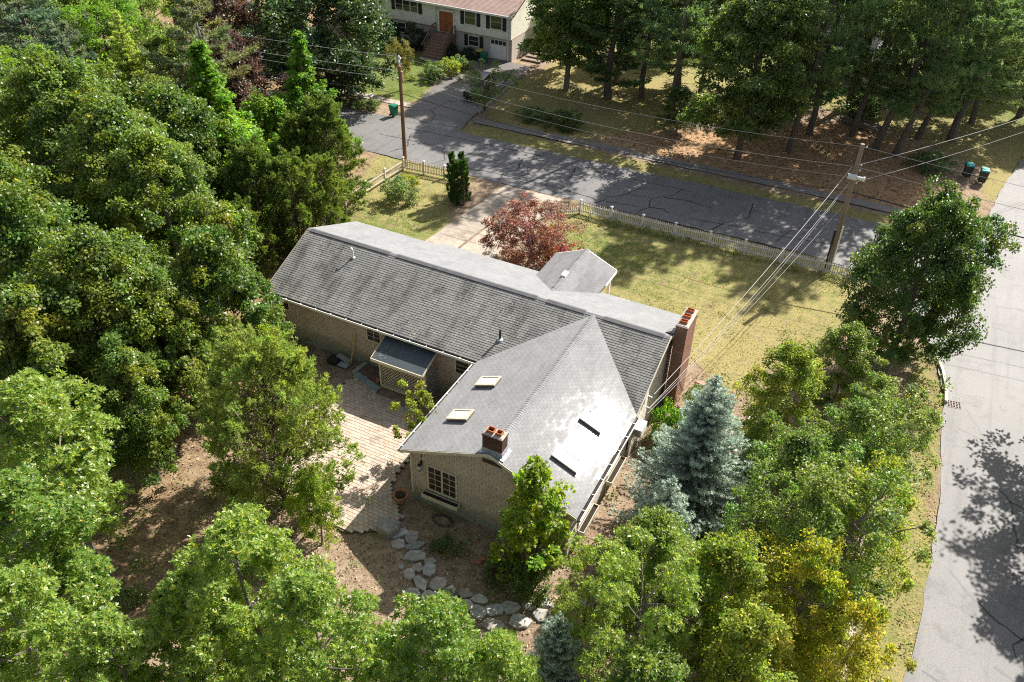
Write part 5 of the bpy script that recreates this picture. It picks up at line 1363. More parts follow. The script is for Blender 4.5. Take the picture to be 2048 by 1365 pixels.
for key, x, y, h, r, m, lab in (('bush1', -2.6, 18.3, 2.0, 1.5, 'garden', 'leafy shrub in the left lawn inside the fence corner'), ('bush2', -3.3, 20.4, 1.2, 1.0, 'ygreen', 'yellowish low shrub beside the left fence'), ('bush1', 25.3, 5.4, 1.7, 1.25, 'garden', 'rounded shrub inside the curved brick edging by the tall chimney'), ('bush2', 26.3, 5.3, 1.1, .8, 'ygreen', 'yellow-green shrub right of the brick edging'),
    ('bush1', 24.2, 2.6, 2.4, 1.0, 'vine', 'climbing green shrub against the sunny end wall'), ('bush1', 24.6, 1.0, 1.6, .9, 'garden', 'leafy shrub beside the air conditioner'), ('bush2', 30.1, 14.0, .9, .9, 'garden', 'small shrub alone on the dry lawn by the corner maple shadow'),
    ('bush2', 0.2, -.6, 1.5, 1.0, 'rhodo', 'dark shrub at the left corner of the long wall'), ('bush2', -.6, .4, 1.2, .9, 'rhodo', 'dark low shrub behind the left house corner'), ('bush2', 17.6, -9.2, .8, .75, 'mapledk', 'dark green plant in the shaded bed under the gable window'),
    ('bush1', 20.6, -9.3, 1.2, .9, 'mapledk', 'dark shrub under the young gable maple'), ('bush1', 22.0, -9.6, 1.5, 1.0, 'mapledk', 'dark shrub at the front gable corner'), ('bush2', 10.3, -14.6, .8, 1.3, 'vine', 'low bright green shrub on the sunny clearing'),
    ('bush2', 7.0, -18.2, 1.0, .9, 'mapledk', 'dark seedling in the shaded clearing')):
    plant(key, 'garden_shrub', lab, 'shrub', x, y, h, r, mat=m)
# ground cover: weeds and seedlings (nobody could count them), tufts of grass, leaf litter
def stuff_mesh(name, V, T, mat):
    o = bpy.data.objects.new(name, quads_mesh(name, V, T, mat)); link(o); tag(o, kind='stuff'); return o
def scatter(n, x0, x1, y0, y1, field, r):
    x = r.uniform(x0, x1, n); y = r.uniform(y0, y1, n); k = r.random(n) < field(x, y)
    return x[k], y[k]
r = np.random.default_rng(5)
avoid_road = lambda x, y: ~(((y > 24.0 + .03 * x) & (y < 32.0)) | (x > 37.1))
fx = lambda x, y: sample(g_grass, x, y) * (.35 + .65 * sample(green, x, y))
x, y = scatter(170000, -20, 38, -8, 48, fx, r)
k = avoid_road(x, y) & ~((x > 1.6) & (x < 8.6) & (y > 9) & (y < 25)); x, y = x[k], y[k]
cl = np.sin(x * 1.3 + 2 * np.sin(y * .9)) + np.sin(y * 1.7 + 1.5 * np.sin(x * .7)) + r.normal(0, .9, len(x)); k = cl > .1; x, y = x[k][:52000], y[k][:52000]
n = len(x); P = np.stack([x, y, np.full(n, -.05)], 1); a = r.random(n) * 6.28
d = np.stack([np.cos(a) * .9, np.sin(a) * .9, r.uniform(.5, 1.3, n)], 1)
V = leaf_quads(P, d, rdirs(r, n), r.uniform(.09, .20, n), r.uniform(.03, .065, n), .1)
gsel = sample(green, x, y)[:, None] + r.normal(0, .18, (n, 1)); gsel = np.clip(gsel, 0, 1)
T = (1 - gsel) * np.array([2.4, 1.75, 1.5]) + gsel * np.array([.9, 1.1, .8]); T = T * r.uniform(.6, 1.3, (n, 1))
stuff_mesh('grass', V, T, leafmat('grass_blade', (0.12, 0.145, 0.035), .35, .5, .3))
def litter(n, x0, x1, y0, y1, field, cols, name, L=(.07, .16)):
    x, y = scatter(n, x0, x1, y0, y1, field, r); m = len(x)
    P = np.stack([x, y, r.uniform(-.045, .0, m) + .0], 1); a = r.random(m) * 6.28
    nn = unit(np.stack([r.normal(0, .35, m), r.normal(0, .35, m), np.ones(m)], 1)); d = np.stack([np.cos(a), np.sin(a), r.normal(0, .15, m)], 1)
    l = r.uniform(*L, m); V = leaf_quads(P, d, nn, l, l * r.uniform(.35, .7, m), .15)
    T = np.array(cols)[r.integers(0, len(cols), m)] * r.uniform(.6, 1.3, (m, 1)); stuff_mesh(name, V, T, plain(name, (1, 1, 1), .8, .05, 3))
dirt = lambda x, y: (1 - sample(g_grass, x, y)) * avoid_road(x, y) * ~((x > .3) & (x < 22.9) & (y > .3) & (y < 9)) * ~((x > 1.7) & (x < 8.6) & (y > 9) & (y < 25))
litter(52000, -6, 37, -26, 12, lambda x, y: dirt(x, y) * .8 * ~((x > 5.8) & (x < 15.2) & (y > -10.5) & (y < -.6)), [(.30, .19, .10), (.17, .10, .055), (.40, .29, .17), (.10, .06, .035), (.45, .36, .24)], 'leaf_litter')
litter(9000, 0, 36, 35.9, 54, lambda x, y: sample(g_need, x, y), [(.40, .2, .09), (.5, .31, .15), (.22, .1, .05)], 'needle_litter', (.12, .3))
litter(5200, 35.0, 39.0, -12, 20, lambda x, y: np.exp(-((x - 37.6) / .55) ** 2) , [(.42, .25, .08), (.5, .38, .1), (.3, .17, .06)], 'roadside_leaves', (.06, .12))
wq = [(r.uniform(5.5, 24), r.uniform(-12.5, -8.5)) for _ in range(26)] + [(r.uniform(22.8, 26), r.uniform(-9, 3)) for _ in range(26)] + [(r.uniform(35.3, 37.2), r.uniform(-8, 18)) for _ in range(70)] + [(r.uniform(24.5, 31), r.uniform(4, 22)) for _ in range(34)] + [(r.uniform(-1, 30), r.uniform(22.6, 23.1)) for _ in range(60)] + [(r.uniform(-5, 4), r.uniform(-2, 0)) for _ in range(14)] + [(r.uniform(2, 12), r.uniform(-20, -12)) for _ in range(40)]
Vs = []; Ts = []
for q, (x, y) in enumerate(wq):
    if 1.8 < x < 8.3 and y > 9: continue
    n = 26; h = r.uniform(.12, .45); c = np.array([x, y, -.03 + h * .5])
    Vs.append(clump_leaves(r, c, h, n, h * .45, h * .26, flat=.8)); Ts.append(leaf_tint(r, n) * r.uniform(.7, 1.3))
stuff_mesh('weeds', np.concatenate(Vs), np.concatenate(Ts), LM['weed'])
# ------------------------------------------------------------------ patio, paths, edging
M_PAVER = plain('clay_paver', (0.43, 0.35, 0.285), .85, .14, 5, .2, dirt=(.22, .18, .15), dirt_amt=.5, dscale=.8, bmp=.3)
M_JOINT = plain('sand_joint', (0.085, 0.07, 0.055), .95, .3, 6)
PATIO = [(6.1, -3.3), (5.6, -7.5), (6.6, -9.6), (10.5, -10.2), (12.9, -10.6), (14.6, -9.6), (14.9, -8.6), (14.2, -8.0), (13.4, -7.4), (13.0, -6.2), (13.0, -4.0), (12.7, -2.4), (11.9, -2.0), (9.6, -1.75), (8.6, -1.7), (8.35, -1.35), (7.9, -1.1), (6.9, -.5)]
patio = sheet('patio', PATIO, 0.0, M_JOINT, .04, .4)
pw, ph, g = .30, .205, .012
def in_patio(x, y): return bool(inpoly(np.array([x]), np.array([y]), PATIO)[0])
paver_meshes = []
for v in range(5):
    mb = MB(); c = .008; w, h, z = pw / 2 - g / 2, ph / 2 - g / 2, .05
    mb.hexa([(-w, -h, 0), (w, -h, 0), (w, h, 0), (-w, h, 0), (-w, -h, z - c), (w, -h, z - c), (w, h, z - c), (-w, h, z - c)])
    n0 = len(mb.v); mb.v += [(-w + c, -h + c, z), (w - c, -h + c, z), (w - c, h - c, z), (-w + c, h - c, z)]; mb.t += [(1, 1, 1)] * 4
    mb.f.pop(1); mb.f += [(4, 5, n0 + 1, n0), (5, 6, n0 + 2, n0 + 1), (6, 7, n0 + 3, n0 + 2), (7, 4, n0, n0 + 3), (n0, n0 + 1, n0 + 2, n0 + 3)]
    tt = [(1, 1, 1), (1.1, 1.03, 1.0), (.86, .86, .86), (1.06, 1.10, 1.1), (1.0, .92, .88)][v]
    mb.t = [tt] * len(mb.v); paver_meshes.append(mb)
pm = [m.mesh('paver', M_PAVER) for m in paver_meshes]
spots = []
for j in range(60):
    for i in range(50):
        x = 5.0 + i * pw + (pw / 2 if j % 2 else 0); y = -10.8 + j * ph
        if in_patio(x, y): spots.append((x, y))
# the ones that show largest: nearest to the camera, clear of the cedar's crown
spots.sort(key=lambda p: (p[0] - CAM[0]) ** 2 + (p[1] - CAM[1]) ** 2 + (400 if p[0] < 8.2 else 0))
rest = MB()
for q, (x, y) in enumerate(spots):
    rz = random.gauss(0, .012); z = random.uniform(-.012, .0); v = random.choice((0, 0, 1, 2, 3, 3, 4))
    if q < 300: inst('paver', pm[v], patio, (x, y, z), (random.gauss(0, .008), random.gauss(0, .008), rz))
    else:
        m = paver_meshes[v]; b = len(rest.v); ca, sa = cos(rz), sin(rz)
        rest.v += [(x + p[0] * ca - p[1] * sa, y + p[0] * sa + p[1] * ca, p[2] + z) for p in m.v]; rest.t += m.t; rest.f += [tuple(i + b for i in f) for f in m.f]
o = rest.build('pavers', M_PAVER, patio); tag(o, kind='stuff')

M_FLAG = plain('flagstone', (0.33, 0.315, 0.295), .85, .35, 4, .2, dirt=(.17, .15, .11), dirt_amt=.6, dscale=1.2, bmp=.6)
def stone_mesh(name, rx, ry, hz_, seed, n=9, m=None, dome_=.0):
    rr = random.Random(seed); mb = MB()
    ang = [2 * pi * (i + rr.uniform(-.25, .25)) / n for i in range(n)]; rad = [rr.uniform(.82, 1.12) for _ in range(n)]
    lo = [(rx * a * cos(t), ry * a * sin(t), -.1) for t, a in zip(ang, rad)]; mid = [(rx * a * cos(t), ry * a * sin(t), hz_ * .75) for t, a in zip(ang, rad)]; top = [(rx * a * .9 * cos(t), ry * a * .9 * sin(t), hz_ * rr.uniform(.9, 1.1)) for t, a in zip(ang, rad)]
    b = 0; mb.v = lo + mid + top + [(0, 0, hz_ * (1.05 + dome_))]; t = rr.uniform(.75, 1.25); w = rr.uniform(.95, 1.08); mb.t = [(t * w, t, t / w)] * len(mb.v)
    for i in range(n):
        j = (i + 1) % n; mb.f += [(i, j, n + j, n + i), (n + i, n + j, 2 * n + j, 2 * n + i), (2 * n + i, 2 * n + j, 3 * n)]
    return mb.mesh(name, m or M_FLAG)
path = thing('flagstone_path', 'curving path of rough grey flagstones leading from the patio round the gable', 'path', (17, -10.8, 0))
STN = [(15.15, -9.45, .5, .3, .7), (15.85, -9.35, .33, .5, .2), (15.5, -10.0, .36, .33, 0), (16.25, -9.75, .62, .24, .55), (16.6, -10.25, .58, .33, .5), (17.3, -10.2, .33, .24, .4), (17.0, -10.75, .26, .26, 0), (17.55, -10.62, .36, .36, .2),
       (16.9, -11.2, .3, .40, .3), (17.55, -11.4, .45, .3, -.3), (18.3, -11.05, .44, .40, .5), (18.95, -11.2, .28, .48, .5), (17.55, -12.0, .42, .3, .3), (18.35, -11.85, .5, .32, .2), (19.1, -11.8, .45, .35, -.2), (19.8, -11.55, .46, .34, .4), (20.5, -11.5, .42, .36, 0), (20.3, -10.95, .4, .25, .3), (21.1, -11.1, .43, .33, .5), (21.7, -10.65, .44, .36, .4), (21.4, -11.75, .5, .34, .3), (22.3, -11.1, .5, .36, .5), (22.3, -10.2, .34, .3, .2), (23.0, -10.4, .46, .36, .4), (22.9, -9.75, .34, .28, .5), (23.6, -9.7, .42, .34, .6), (16.35, -11.05, .16, .14, 0), (19.6, -10.95, .34, .26, .2), (20.0, -12.2, .42, .3, .1), (24.2, -9.1, .36, .3, .6)]
for i, (x, y, a, b, rz) in enumerate(STN):
    o = inst('flagstone', stone_mesh('flagstone', a * 1.02, b * 1.02, random.uniform(.05, .12), 100 + i, random.choice((5, 6, 6, 7))), path, (x - 17, y + 10.8, 0), (0, 0, rz + random.uniform(-.15, .15)))
bl = bpy.data.objects.new('boulder', stone_mesh('boulder', .62, .46, .42, 77, 12, M_FLAG, .25)); link(bl); bl.location = (14.7, -9.55, 0); bl.rotation_euler = (0, 0, .5); tag(bl, 'big rounded grey boulder where the patio meets the flagstone path', 'boulder')
step = thing('stepping_stones', 'pale stepping stones on dry ground between the spruce and the roadside saplings', 'path', (27.2, 5.2, 0))
M_PALE = plain('pale_stone', (.55, .50, .44), .85, .15, 4, bmp=.4)
for i, (x, y) in enumerate(((26.6, 6.0), (27.3, 5.5), (27.0, 4.7), (27.9, 4.6), (27.5, 3.6), (28.0, 6.3), (27.2, 2.7))):
    inst('stepping_stone', stone_mesh('stepping_stone', random.uniform(.3, .45), random.uniform(.22, .34), .06, 300 + i, 8, M_PALE), step, (x - 27.2, y - 5.2, 0), (0, 0, random.random() * 3))
rocks = [(8.6, -12.2), (12.4, -12.6), (24.6, -3.2), (23.6, -6.6)]

M_BRK = plain('loose_brick', (.34, .15, .10), .9, .25, 5, .2, dirt=(.2, .17, .14), dirt_amt=.5)
bmesh_ = MB(); bmesh_.box(-.11, -.055, 0, .11, .055, .075); bm_ = bmesh_.mesh('brick', M_BRK)
for (x, y, z, rz, tilt, lab) in ((19.35, -9.0, 0, .5, 0, 'dusty brick lying apart in the shaded gable bed, farther from the corner'), (19.25, -9.25, 0, .45, 0, 'brick lying next to the dusty one in the shaded gable bed'), (20.2, -9.05, .0, .4, 0, 'red brick on top of the little heap in the shaded gable bed'), (20.15, -9.3, 0, .5, 0, 'brick in the little heap in front of the red one'), (20.05, -9.75, 0, -.5, .2, 'pale tilted brick at the edge of the little heap')):
    o = bpy.data.objects.new('loose_brick', bm_); link(o); o.location = (x, y, z - .03); o.rotation_euler = (tilt, 0, rz); o.scale = (1.6, 1.6, 1.4); tag(o, lab, 'brick', 'bricks left in the shaded bed')
edg = thing('brick_edging', 'curved brick edging round the planting bed beside the tall chimney', 'edging', (24.6, 5.5, 0))
M_BRE = plain('pink_brick', (.40, .24, .19), .9, .2, 5, .2)
be = MB(); be.box(-.06, -.14, -.1, .06, .14, .16); bem = be.mesh('edging_brick', M_BRE)
pts = [(24.05 + 2.1 * cos(radians(a)), 5.9 + 2.1 * sin(radians(a)) * .95, a) for a in np.linspace(82, -8, 27)] + [(26.13, 5.55 - .13 * k, 0) for k in range(6)] + [(25.0 + .13 * k, 3.75, 90) for k in range(7)]
for x, y, a in pts: inst('edging_brick', bem, edg, (x - 24.6, y - 5.5, random.uniform(-.02, .02)), (0, 0, radians(a + 90)))

# pot, hose, bucket, stick, fallen panels by the long wall
M_TERRA = plain('terracotta', (.40, .165, .09), .85, .2, 3, .2, dirt=(.30, .24, .2), dirt_amt=.4)
pot = thing('flower_pot', 'large terracotta pot of soil at the wing corner on the patio', 'pot', (14.2, -7.75, .03))
mb = MB(); mb.lathe([(.24, 0), (.33, .38), (.36, .38), (.37, .48), (.32, .48), (.30, .40)], 18); mb.build('pot', M_TERRA, pot, smooth=False)
mb = MB(); mb.lathe([(.302, .39), (.18, .42), (.0, .43)], 18); mb.build('soil', M_SOIL, pot)
mb = MB()
for k in range(9): a = random.random() * 6.28; mb.tube([(0, 0, .4), (.12 * cos(a), .12 * sin(a), .5), (.22 * cos(a), .22 * sin(a), .52)], [.008, .005, .002], 3)
mb.build('dead_stems', plain('dry_stem', (.25, .19, .11)), pot)
hose = thing('garden_hose', 'coiled dark hose on the soil under the gable window box', 'hose', (16.6, -7.85, 0))
mb = MB(); pts = [((.42 + .006 * k) * cos(k * .45), (.25 + .003 * k) * sin(k * .45), .02 + .01 * (k % 3)) for k in range(34)]; mb.tube(pts, .016, 6); mb.build('hose', plain('hose_rubber', (.05, .055, .05), .5), hose)
st = thing('wooden_pole', 'yellow wooden pole leaning against the long wall', 'pole', (5.85, -.12, 0))
mb = MB(); mb.bar((0, 0, 0), (.28, .38, 2.0), .09, .045, up=(0, -1, 0)); mb.build('board', plain('yellow_wood', (.50, .31, .11), .7, .15, 3, stretch=(1, 1, .2)), st)
tr = thing('fallen_bins', 'black and grey plastic tubs tipped over at the foot of the leaning pole', 'tub', (5.2, -.35, 0))
M_BLK = plain('black_plastic', (.025, .03, .03), .45, .2, 3); M_GRY = plain('grey_plastic', (.30, .31, .31), .5, .15, 3)
mb = MB(); mb.hexa([(-.55, -.35, 0), (.0, -.35, 0), (.0, .15, 0), (-.55, .15, 0), (-.6, -.42, .32), (.05, -.42, .32), (.05, .2, .32), (-.6, .2, .32)]); mb.build('tub', M_BLK, tr)
mb = MB(); mb.hexa([(-.2, .05, .33), (.6, .05, .12), (.6, .4, .12), (-.2, .4, .33), (-.2, .05, .39), (.6, .05, .18), (.6, .4, .18), (-.2, .4, .39)]); mb.build('lid', M_GRY, tr)
mb = MB(); mb.hexa([(.1, -.3, 0), (.7, -.3, 0), (.7, .05, 0), (.1, .05, 0), (.08, -.34, .12), (.74, -.34, .12), (.74, .08, .12), (.08, .08, .12)]); mb.build('tray', M_GRY, tr)
pl = thing('green_panel', 'faded green plastic panel lying by the left end of the long wall', 'panel', (.9, -1.1, 0))
mb = MB(); mb.hexa([(-.5, -.2, .04), (.5, -.25, .04), (.5, .25, .14), (-.5, .25, .14), (-.5, -.2, .08), (.5, -.25, .08), (.5, .25, .18), (-.5, .25, .18)]); mb.build('panel', plain('faded_green', (.22, .30, .22), .6), pl)
M_BLUE = plain('bluestone', (.23, .27, .275), .8, .2, 3, .25)
sl = thing('bluestone_steps', 'low bluestone step and landing between the patio and the lattice porch', 'steps', (7.6, -.9, 0))
mb = MB(); mb.hexa([(-1.0, -.05, 0), (.95, -.65, 0), (1.05, -.3, 0), (-.85, .3, 0), (-1.0, -.05, .12), (.95, -.65, .12), (1.05, -.3, .12), (-.85, .3, .12)]); mb.build('step', M_BLUE, sl)
mb = MB(); mb.hexa([(-.8, .35, 0), (.75, .05, 0), (.75, 1.15, 0), (-.8, 1.15, 0), (-.8, .35, .06), (.75, .05, .06), (.75, 1.15, .06), (-.8, 1.15, .06)]); mb.build('landing', plain('brick_landing', (.16, .10, .085), .9, .25, 4), sl)
mb = MB(); mb.bar((-1.05, .05, .1), (-.9, 1.15, .1), .24, .2); mb.build('side_stone', M_FLAG, sl)
jug = thing('orange_pot', 'small orange flower pot beside the lattice porch post', 'pot', (8.25, -.85, .06)); mb = MB(); mb.lathe([(.09, 0), (.13, .2), (.14, .24), (.10, .24)], 10); mb.build('pot', M_TERRA, jug)
lf = thing('birdhouse_pole', 'pale wooden post standing behind the Japanese maple by the driveway', 'post', (8.35, 19.5, 0)); mb = MB(); mb.box(-.07, -.07, 0, .07, .07, 2.1); mb.hexa([(-.09, -.09, 2.101), (.09, -.09, 2.101), (.09, .09, 2.101), (-.09, .09, 2.101), (-.02, -.02, 2.16), (.02, -.02, 2.16), (.02, .02, 2.16), (-.02, .02, 2.16)]); mb.build('post', plain('weathered_wood', (.42, .38, .32), .8, .2, 4), lf)

# ------------------------------------------------------------------ picket fences
M_FENCE = plain('weathered_white_fence', (.64, .62, .58), .8, .18, 5, .2, dirt=(.24, .22, .17), dirt_amt=.6, dscale=1.5)
M_FENCE2 = plain('cream_fence', (.60, .53, .40), .8, .15, 5, .2, dirt=(.28, .25, .17), dirt_amt=.5, dscale=1.5)
M_CAP = plain('post_cap', (.68, .65, .60), .6, .1, 4)
pk = MB(); pk.box(-.035, -.011, .10, .035, .011, .93); pk.v += [(-.035, -.011, .931), (.035, -.011, .931), (.035, .011, .931), (-.035, .011, .931), (0, -.011, 1.02), (0, .011, 1.02)]; pk.t += [(1, 1, 1)] * 6
_n = len(pk.v) - 6; pk.f += [(_n, _n + 1, _n + 4), (_n + 2, _n + 3, _n + 5), (_n + 1, _n + 2, _n + 5, _n + 4), (_n + 3, _n, _n + 4, _n + 5)]
picket_m = {}
for nm, m in (('a', M_FENCE), ('b', M_FENCE2)): picket_m[nm] = pk.mesh('picket', m)
ps = MB(); ps.box(-.065, -.065, -.1, .065, .065, 1.12); 
post_m = {'a': ps.mesh('post', M_FENCE), 'b': ps.mesh('post', M_FENCE2)}
cp = MB(); cp.box(-.10, -.10, 1.121, .10, .10, 1.16); cp.hexa([(-.10, -.10, 1.161), (.10, -.10, 1.161), (.10, .10, 1.161), (-.10, .10, 1.161), (-.02, -.02, 1.22), (.02, -.02, 1.22), (.02, .02, 1.22), (-.02, .02, 1.22)]); cap_m = cp.mesh('post_cap', M_CAP)
def fence(label, runs, key, spacing=.145):
    t = thing('picket_fence', label, 'fence', (runs[0][0][0], runs[0][0][1], -.03)); ox, oy = runs[0][0]; mat = M_FENCE if key == 'a' else M_FENCE2
    for run in runs:
        for i, p in enumerate(run):
            q = inst('post', post_m[key], t, (p[0] - ox, p[1] - oy, random.uniform(-.03, .02)), (random.gauss(0, .012), random.gauss(0, .012), 0)); inst('post_cap', cap_m, q)
            if i == len(run) - 1: break
            a = V3((*p, 0)); b = V3((*run[i + 1], 0)); d = (b - a); L = d.length; d.normalize(); n = V3((d.y, -d.x, 0)); an = math.atan2(d.y, d.x)
            for z in (.27, .80):
                mb = MB(); mb.bar(a + d * .068 + n * .035 + V3((-ox, -oy, z)), b - d * .068 + n * .035 + V3((-ox, -oy, z)), .035, .09); mb.build('rail', mat, t)
            k = max(1, round((L - .13) / spacing)); st_ = (L - .13) / k
            for j in range(k):
                c = a + d * (.065 + st_ * (j + .5)); inst('picket', picket_m[key], t, (c.x - ox, c.y - oy, random.gauss(0, .012)), (0, random.gauss(0, .015), an), (1, 1, random.uniform(.97, 1.03)))
    return t
fence('long weathered white picket fence between the side lawn and the street', [[(8.5, 21.75), (10.39, 23.25), (12.85, 23.32), (15.35, 23.36), (17.87, 23.40), (20.4, 23.45), (22.98, 23.50), (25.55, 23.56), (28.0, 23.62), (30.3, 23.7), (32.3, 23.4)]], 'a', .15)
fence('short cream picket fence turning the corner at the brown utility pole', [[(-5.6, 15.4), (-5.48, 17.9), (-5.36, 20.4), (-5.22, 22.9), (-3.34, 23.08), (-1.48, 23.2), (.35, 23.3)]], 'b', .15)
fd_ = thing('fence_panel', 'short weathered fence piece and stump at the foot of the corner maple', 'fence', (31.6, 9.9, 0)); mb = MB(); mb.box(-.1, -.1, 0, .1, .1, .85); mb.build('post', M_FENCE, fd_); mb = MB(); mb.bar((.12, .02, .12), (1.1, .8, .22), .12, .1); mb.build('rail', M_FENCE, fd_)

# ------------------------------------------------------------------ utility poles and wires
M_POLE = plain('brown_pole', (.19, .105, .06), .85, .2, 3, .2, dirt=(.10, .06, .04), dirt_amt=.6, stretch=(1, 1, .12))
M_POLE2 = plain('grey_brown_pole', (.24, .19, .14), .85, .2, 3, .2, dirt=(.15, .08, .045), dirt_amt=.7, stretch=(1, 1, .12))
M_GALV = plain('galvanised', (.60, .61, .62), .4, .1, 5, .5, metal=.3)
p1 = thing('utility_pole', 'brown utility pole at the corner of the cream picket fence', 'pole', (-5.45, 23.55, 0))
mb = MB(); mb.tube([(0, 0, -.1), (0, 0, 4), (-.02, 0, 8.3)], [.17, .15, .125], 12); mb.build('pole', M_POLE, p1)
mb = MB(); mb.lathe([(.135, 8.301), (.12, 8.36), (.02, 8.38)], 12, (-.02, 0, 0)); mb.build('cap', plain('rusty_cap', (.30, .11, .08), .8), p1)
mb = MB(); mb.box(.10, -.1, 7.2, .26, .06, 8.0); mb.build('equipment_box', plain('rust_box', (.36, .20, .13), .8, .3), p1)
mb = MB(); mb.bar((-.06, 0, 8.38), (-.06, 0, 9.0), .05, .05); mb.bar((.04, 0, 8.38), (.04, 0, 8.9), .03, .03); mb.build('top_bracket', M_GALV, p1)
for (dx, z) in ((-.06, 9.0), (.05, 8.9), (-.06, 8.62)):
    mb = MB(); mb.lathe([(.05, 0), (.09, .04), (.05, .08), (.085, .12), (.04, .17), (.02, .2)], 10, (dx, 0, z)); mb.build('insulator', plain('porcelain', (.72, .72, .70), .25, .03), p1)
mb = MB(); mb.bar((-.35, .05, 7.4), (.0, 0, 7.35), .05, .05); mb.build('side_arm', M_GALV, p1)
p2 = thing('utility_pole', 'weathered utility pole carrying the service wires beside the corner maple', 'pole', (28.75, 24.45, 0))
mb = MB(); mb.tube([(0, 0, -.1), (-.05, 0, 4.5), (-.12, .05, 9.2)], [.18, .165, .135], 12); mb.build('pole', M_POLE2, p2)
mb = MB(); mb.tube([(-.45, -.22, 7.02), (.12, -.22, 7.02)], .19, 14); mb.build('transformer', plain('grey_transformer', (.62, .64, .63), .4, .08, 3), p2)
mb = MB(); mb.tube([(.13, -.22, 7.02), (.5, -.2, 7.02)], .12, 12); mb.tube([(.5, -.2, 7.02), (.62, -.2, 7.02)], .17, 12); mb.build('lamp_head', plain('silver_can', (.72, .70, .64), .4, .1, 3), p2)
mb = MB(); mb.tube([(.16, -.1, .0), (.16, -.1, 3.4)], .06, 8); mb.build('riser_pipe', plain('white_conduit', (.75, .74, .72), .5), p2)
mb = MB(); mb.box(-.32, -.1, 0, -.2, .02, 3.0); mb.build('cable_guard', M_IRON, p2)
for z in (9.0, 7.75, 7.4, 6.5): 
    mb = MB(); mb.lathe([(.03, 0), (.06, .03), (.03, .09), (.05, .12), (.02, .15)], 8, (.16, 0, z)); mb.build('insulator', M_GALV, p2)
M_WIRE = plain('aluminium_wire', (.42, .41, .40), .4, .05, 5, .5); M_WIRED = plain('black_cable', (.03, .03, .032), .5)
def wire(label, a, b, sag, r=.02, m=M_WIRE, n=22, group='overhead wires'):
    c = (V3(a) + V3(b)) / 2; mb = MB(); pts = []
    for i in range(n + 1):
        t = i / n; p = V3(a).lerp(V3(b), t); p.z -= sag * 4 * t * (1 - t); pts.append(p - c)
    mb.tube(pts, r, 5); o = mb.build('overhead_wire', m, None, tuple(c)); return tag(o, label, 'wire', group)
L1 = lambda z, dx=0: (-5.45 + dx, 23.55, z); R1 = lambda z, dx=0, dy=0: (28.65 + dx, 24.45 + dy, z)
wire('highest bright wire between the two utility poles', L1(9.1), R1(9.05), .8, .011)
wire('second bright wire between the poles, dropping to the transformer pole below its top', L1(8.0), R1(7.65, -.2), .9, .014)
wire('thin wire between the poles under the second bright one', L1(7.35), R1(6.9, -.2), .9, .010)
wire('thick black cable between the poles, lowest of the set', L1(6.2), R1(5.9, -.2), .8, .022, M_WIRED)
wire('bright wire from the brown pole leftward over the far lawn', L1(9.1), (-60, 22.0, 9.3), 1.0, .010)
wire('lower bright wire from the brown pole leftward over the far lawn', L1(8.0), (-60, 22.0, 8.2), 1.1, .012)
wire('black cable from the brown pole leftward over the street', L1(6.2), (-60, 22.0, 6.4), 1.0, .02, M_WIRED)
wire('third bright wire from the brown pole leftward over the street', L1(7.35), (-60, 22.0, 7.5), 1.0, .010)
wire('bright wire from the transformer pole top running right over the corner', R1(9.05), (90, 28.5, 9.2), 1.4, .012)
wire('second bright wire running right from the transformer pole', R1(7.65), (90, 28.5, 8.0), 1.5, .013)
wire('black twin cable running right over the side road', R1(5.9), (90, 28.5, 6.1), 1.5, .045, M_WIRED)
wire('bright wire from the transformer pole up the side road', R1(7.75), (58, 74, 9.0), 1.2, .014)
wire('thin wire from the transformer pole up the side road, under the bright one', R1(6.5), (58, 74, 7.6), 1.2, .010)
H1 = (23.35, 1.9, 2.95)
wire('thick bright service wire from the transformer pole to the end wall of the house', R1(7.7, -.25, -.3), (23.3, 2.2, 3.05), .45, .018)
wire('second service wire, slightly right of the thick one', R1(6.6, -.15, -.2), (23.3, 1.7, 2.55), .5, .014)
wire('thin third service wire close under the second', R1(6.45, -.15, -.2), (23.3, 1.6, 2.5), .75, .008)
wire('lowest thin telephone wire to the house, crossing the fence farthest right', R1(5.0, -.1, -.2), (23.3, 1.4, 2.35), .4, .009)
mb = MB()
mh = thing('service_mast', 'small white service bracket where the wires meet the end wall', 'bracket', (WX1 + .02, 1.9, 2.9)); mb.box(0, -.06, -.5, .08, .06, .3); mb.bar((.04, 0, .2), (.4, 0, .15), .05, .05); mb.bar((.04, -.2, -.4), (.4, -.2, -.4), .04, .04); mb.build('bracket', M_WHITE, mh)

# ------------------------------------------------------------------ street furniture
sg = thing('street_sign', 'tilted square metal sign seen from behind on a bent post by the kerb', 'sign', (36.1, 16.4, -.03))
mb = MB(); mb.bar((0, 0, 0), (.12, .18, .55), .05, .03); mb.bar((.12, .18, .55), (.08, .22, 2.5), .05, .03); mb.build('post', plain('dark_steel', (.06, .055, .05), .6), sg)
mb = MB(); mb.bar((-.1, .26, 2.28), (.28, .24, 2.30), .02, .62, up=(0, .25, 1)); mb.build('plate', plain('bare_aluminium', (.42, .38, .30), .5, .1, 3), sg)
gr = thing('storm_drain', 'square iron storm drain grate set in the road edge by the kerb end', 'drain', (37.75, 13.0, .009), .15)
mb = MB()
mb.box(-.36, -.33, 0, .36, -.28, .012); mb.box(-.36, .28, 0, .36, .33, .012)
for k in range(6): x = -.36 + k * .144 - .0; mb.box(max(-.36, x - .022), -.279, 0, min(.36, x + .022), .279, .012)
for k in range(1, 4): mb.box(-.337, -.28 + k * .14 - .016, 0.001, .337, -.28 + k * .14 + .016, .0105)
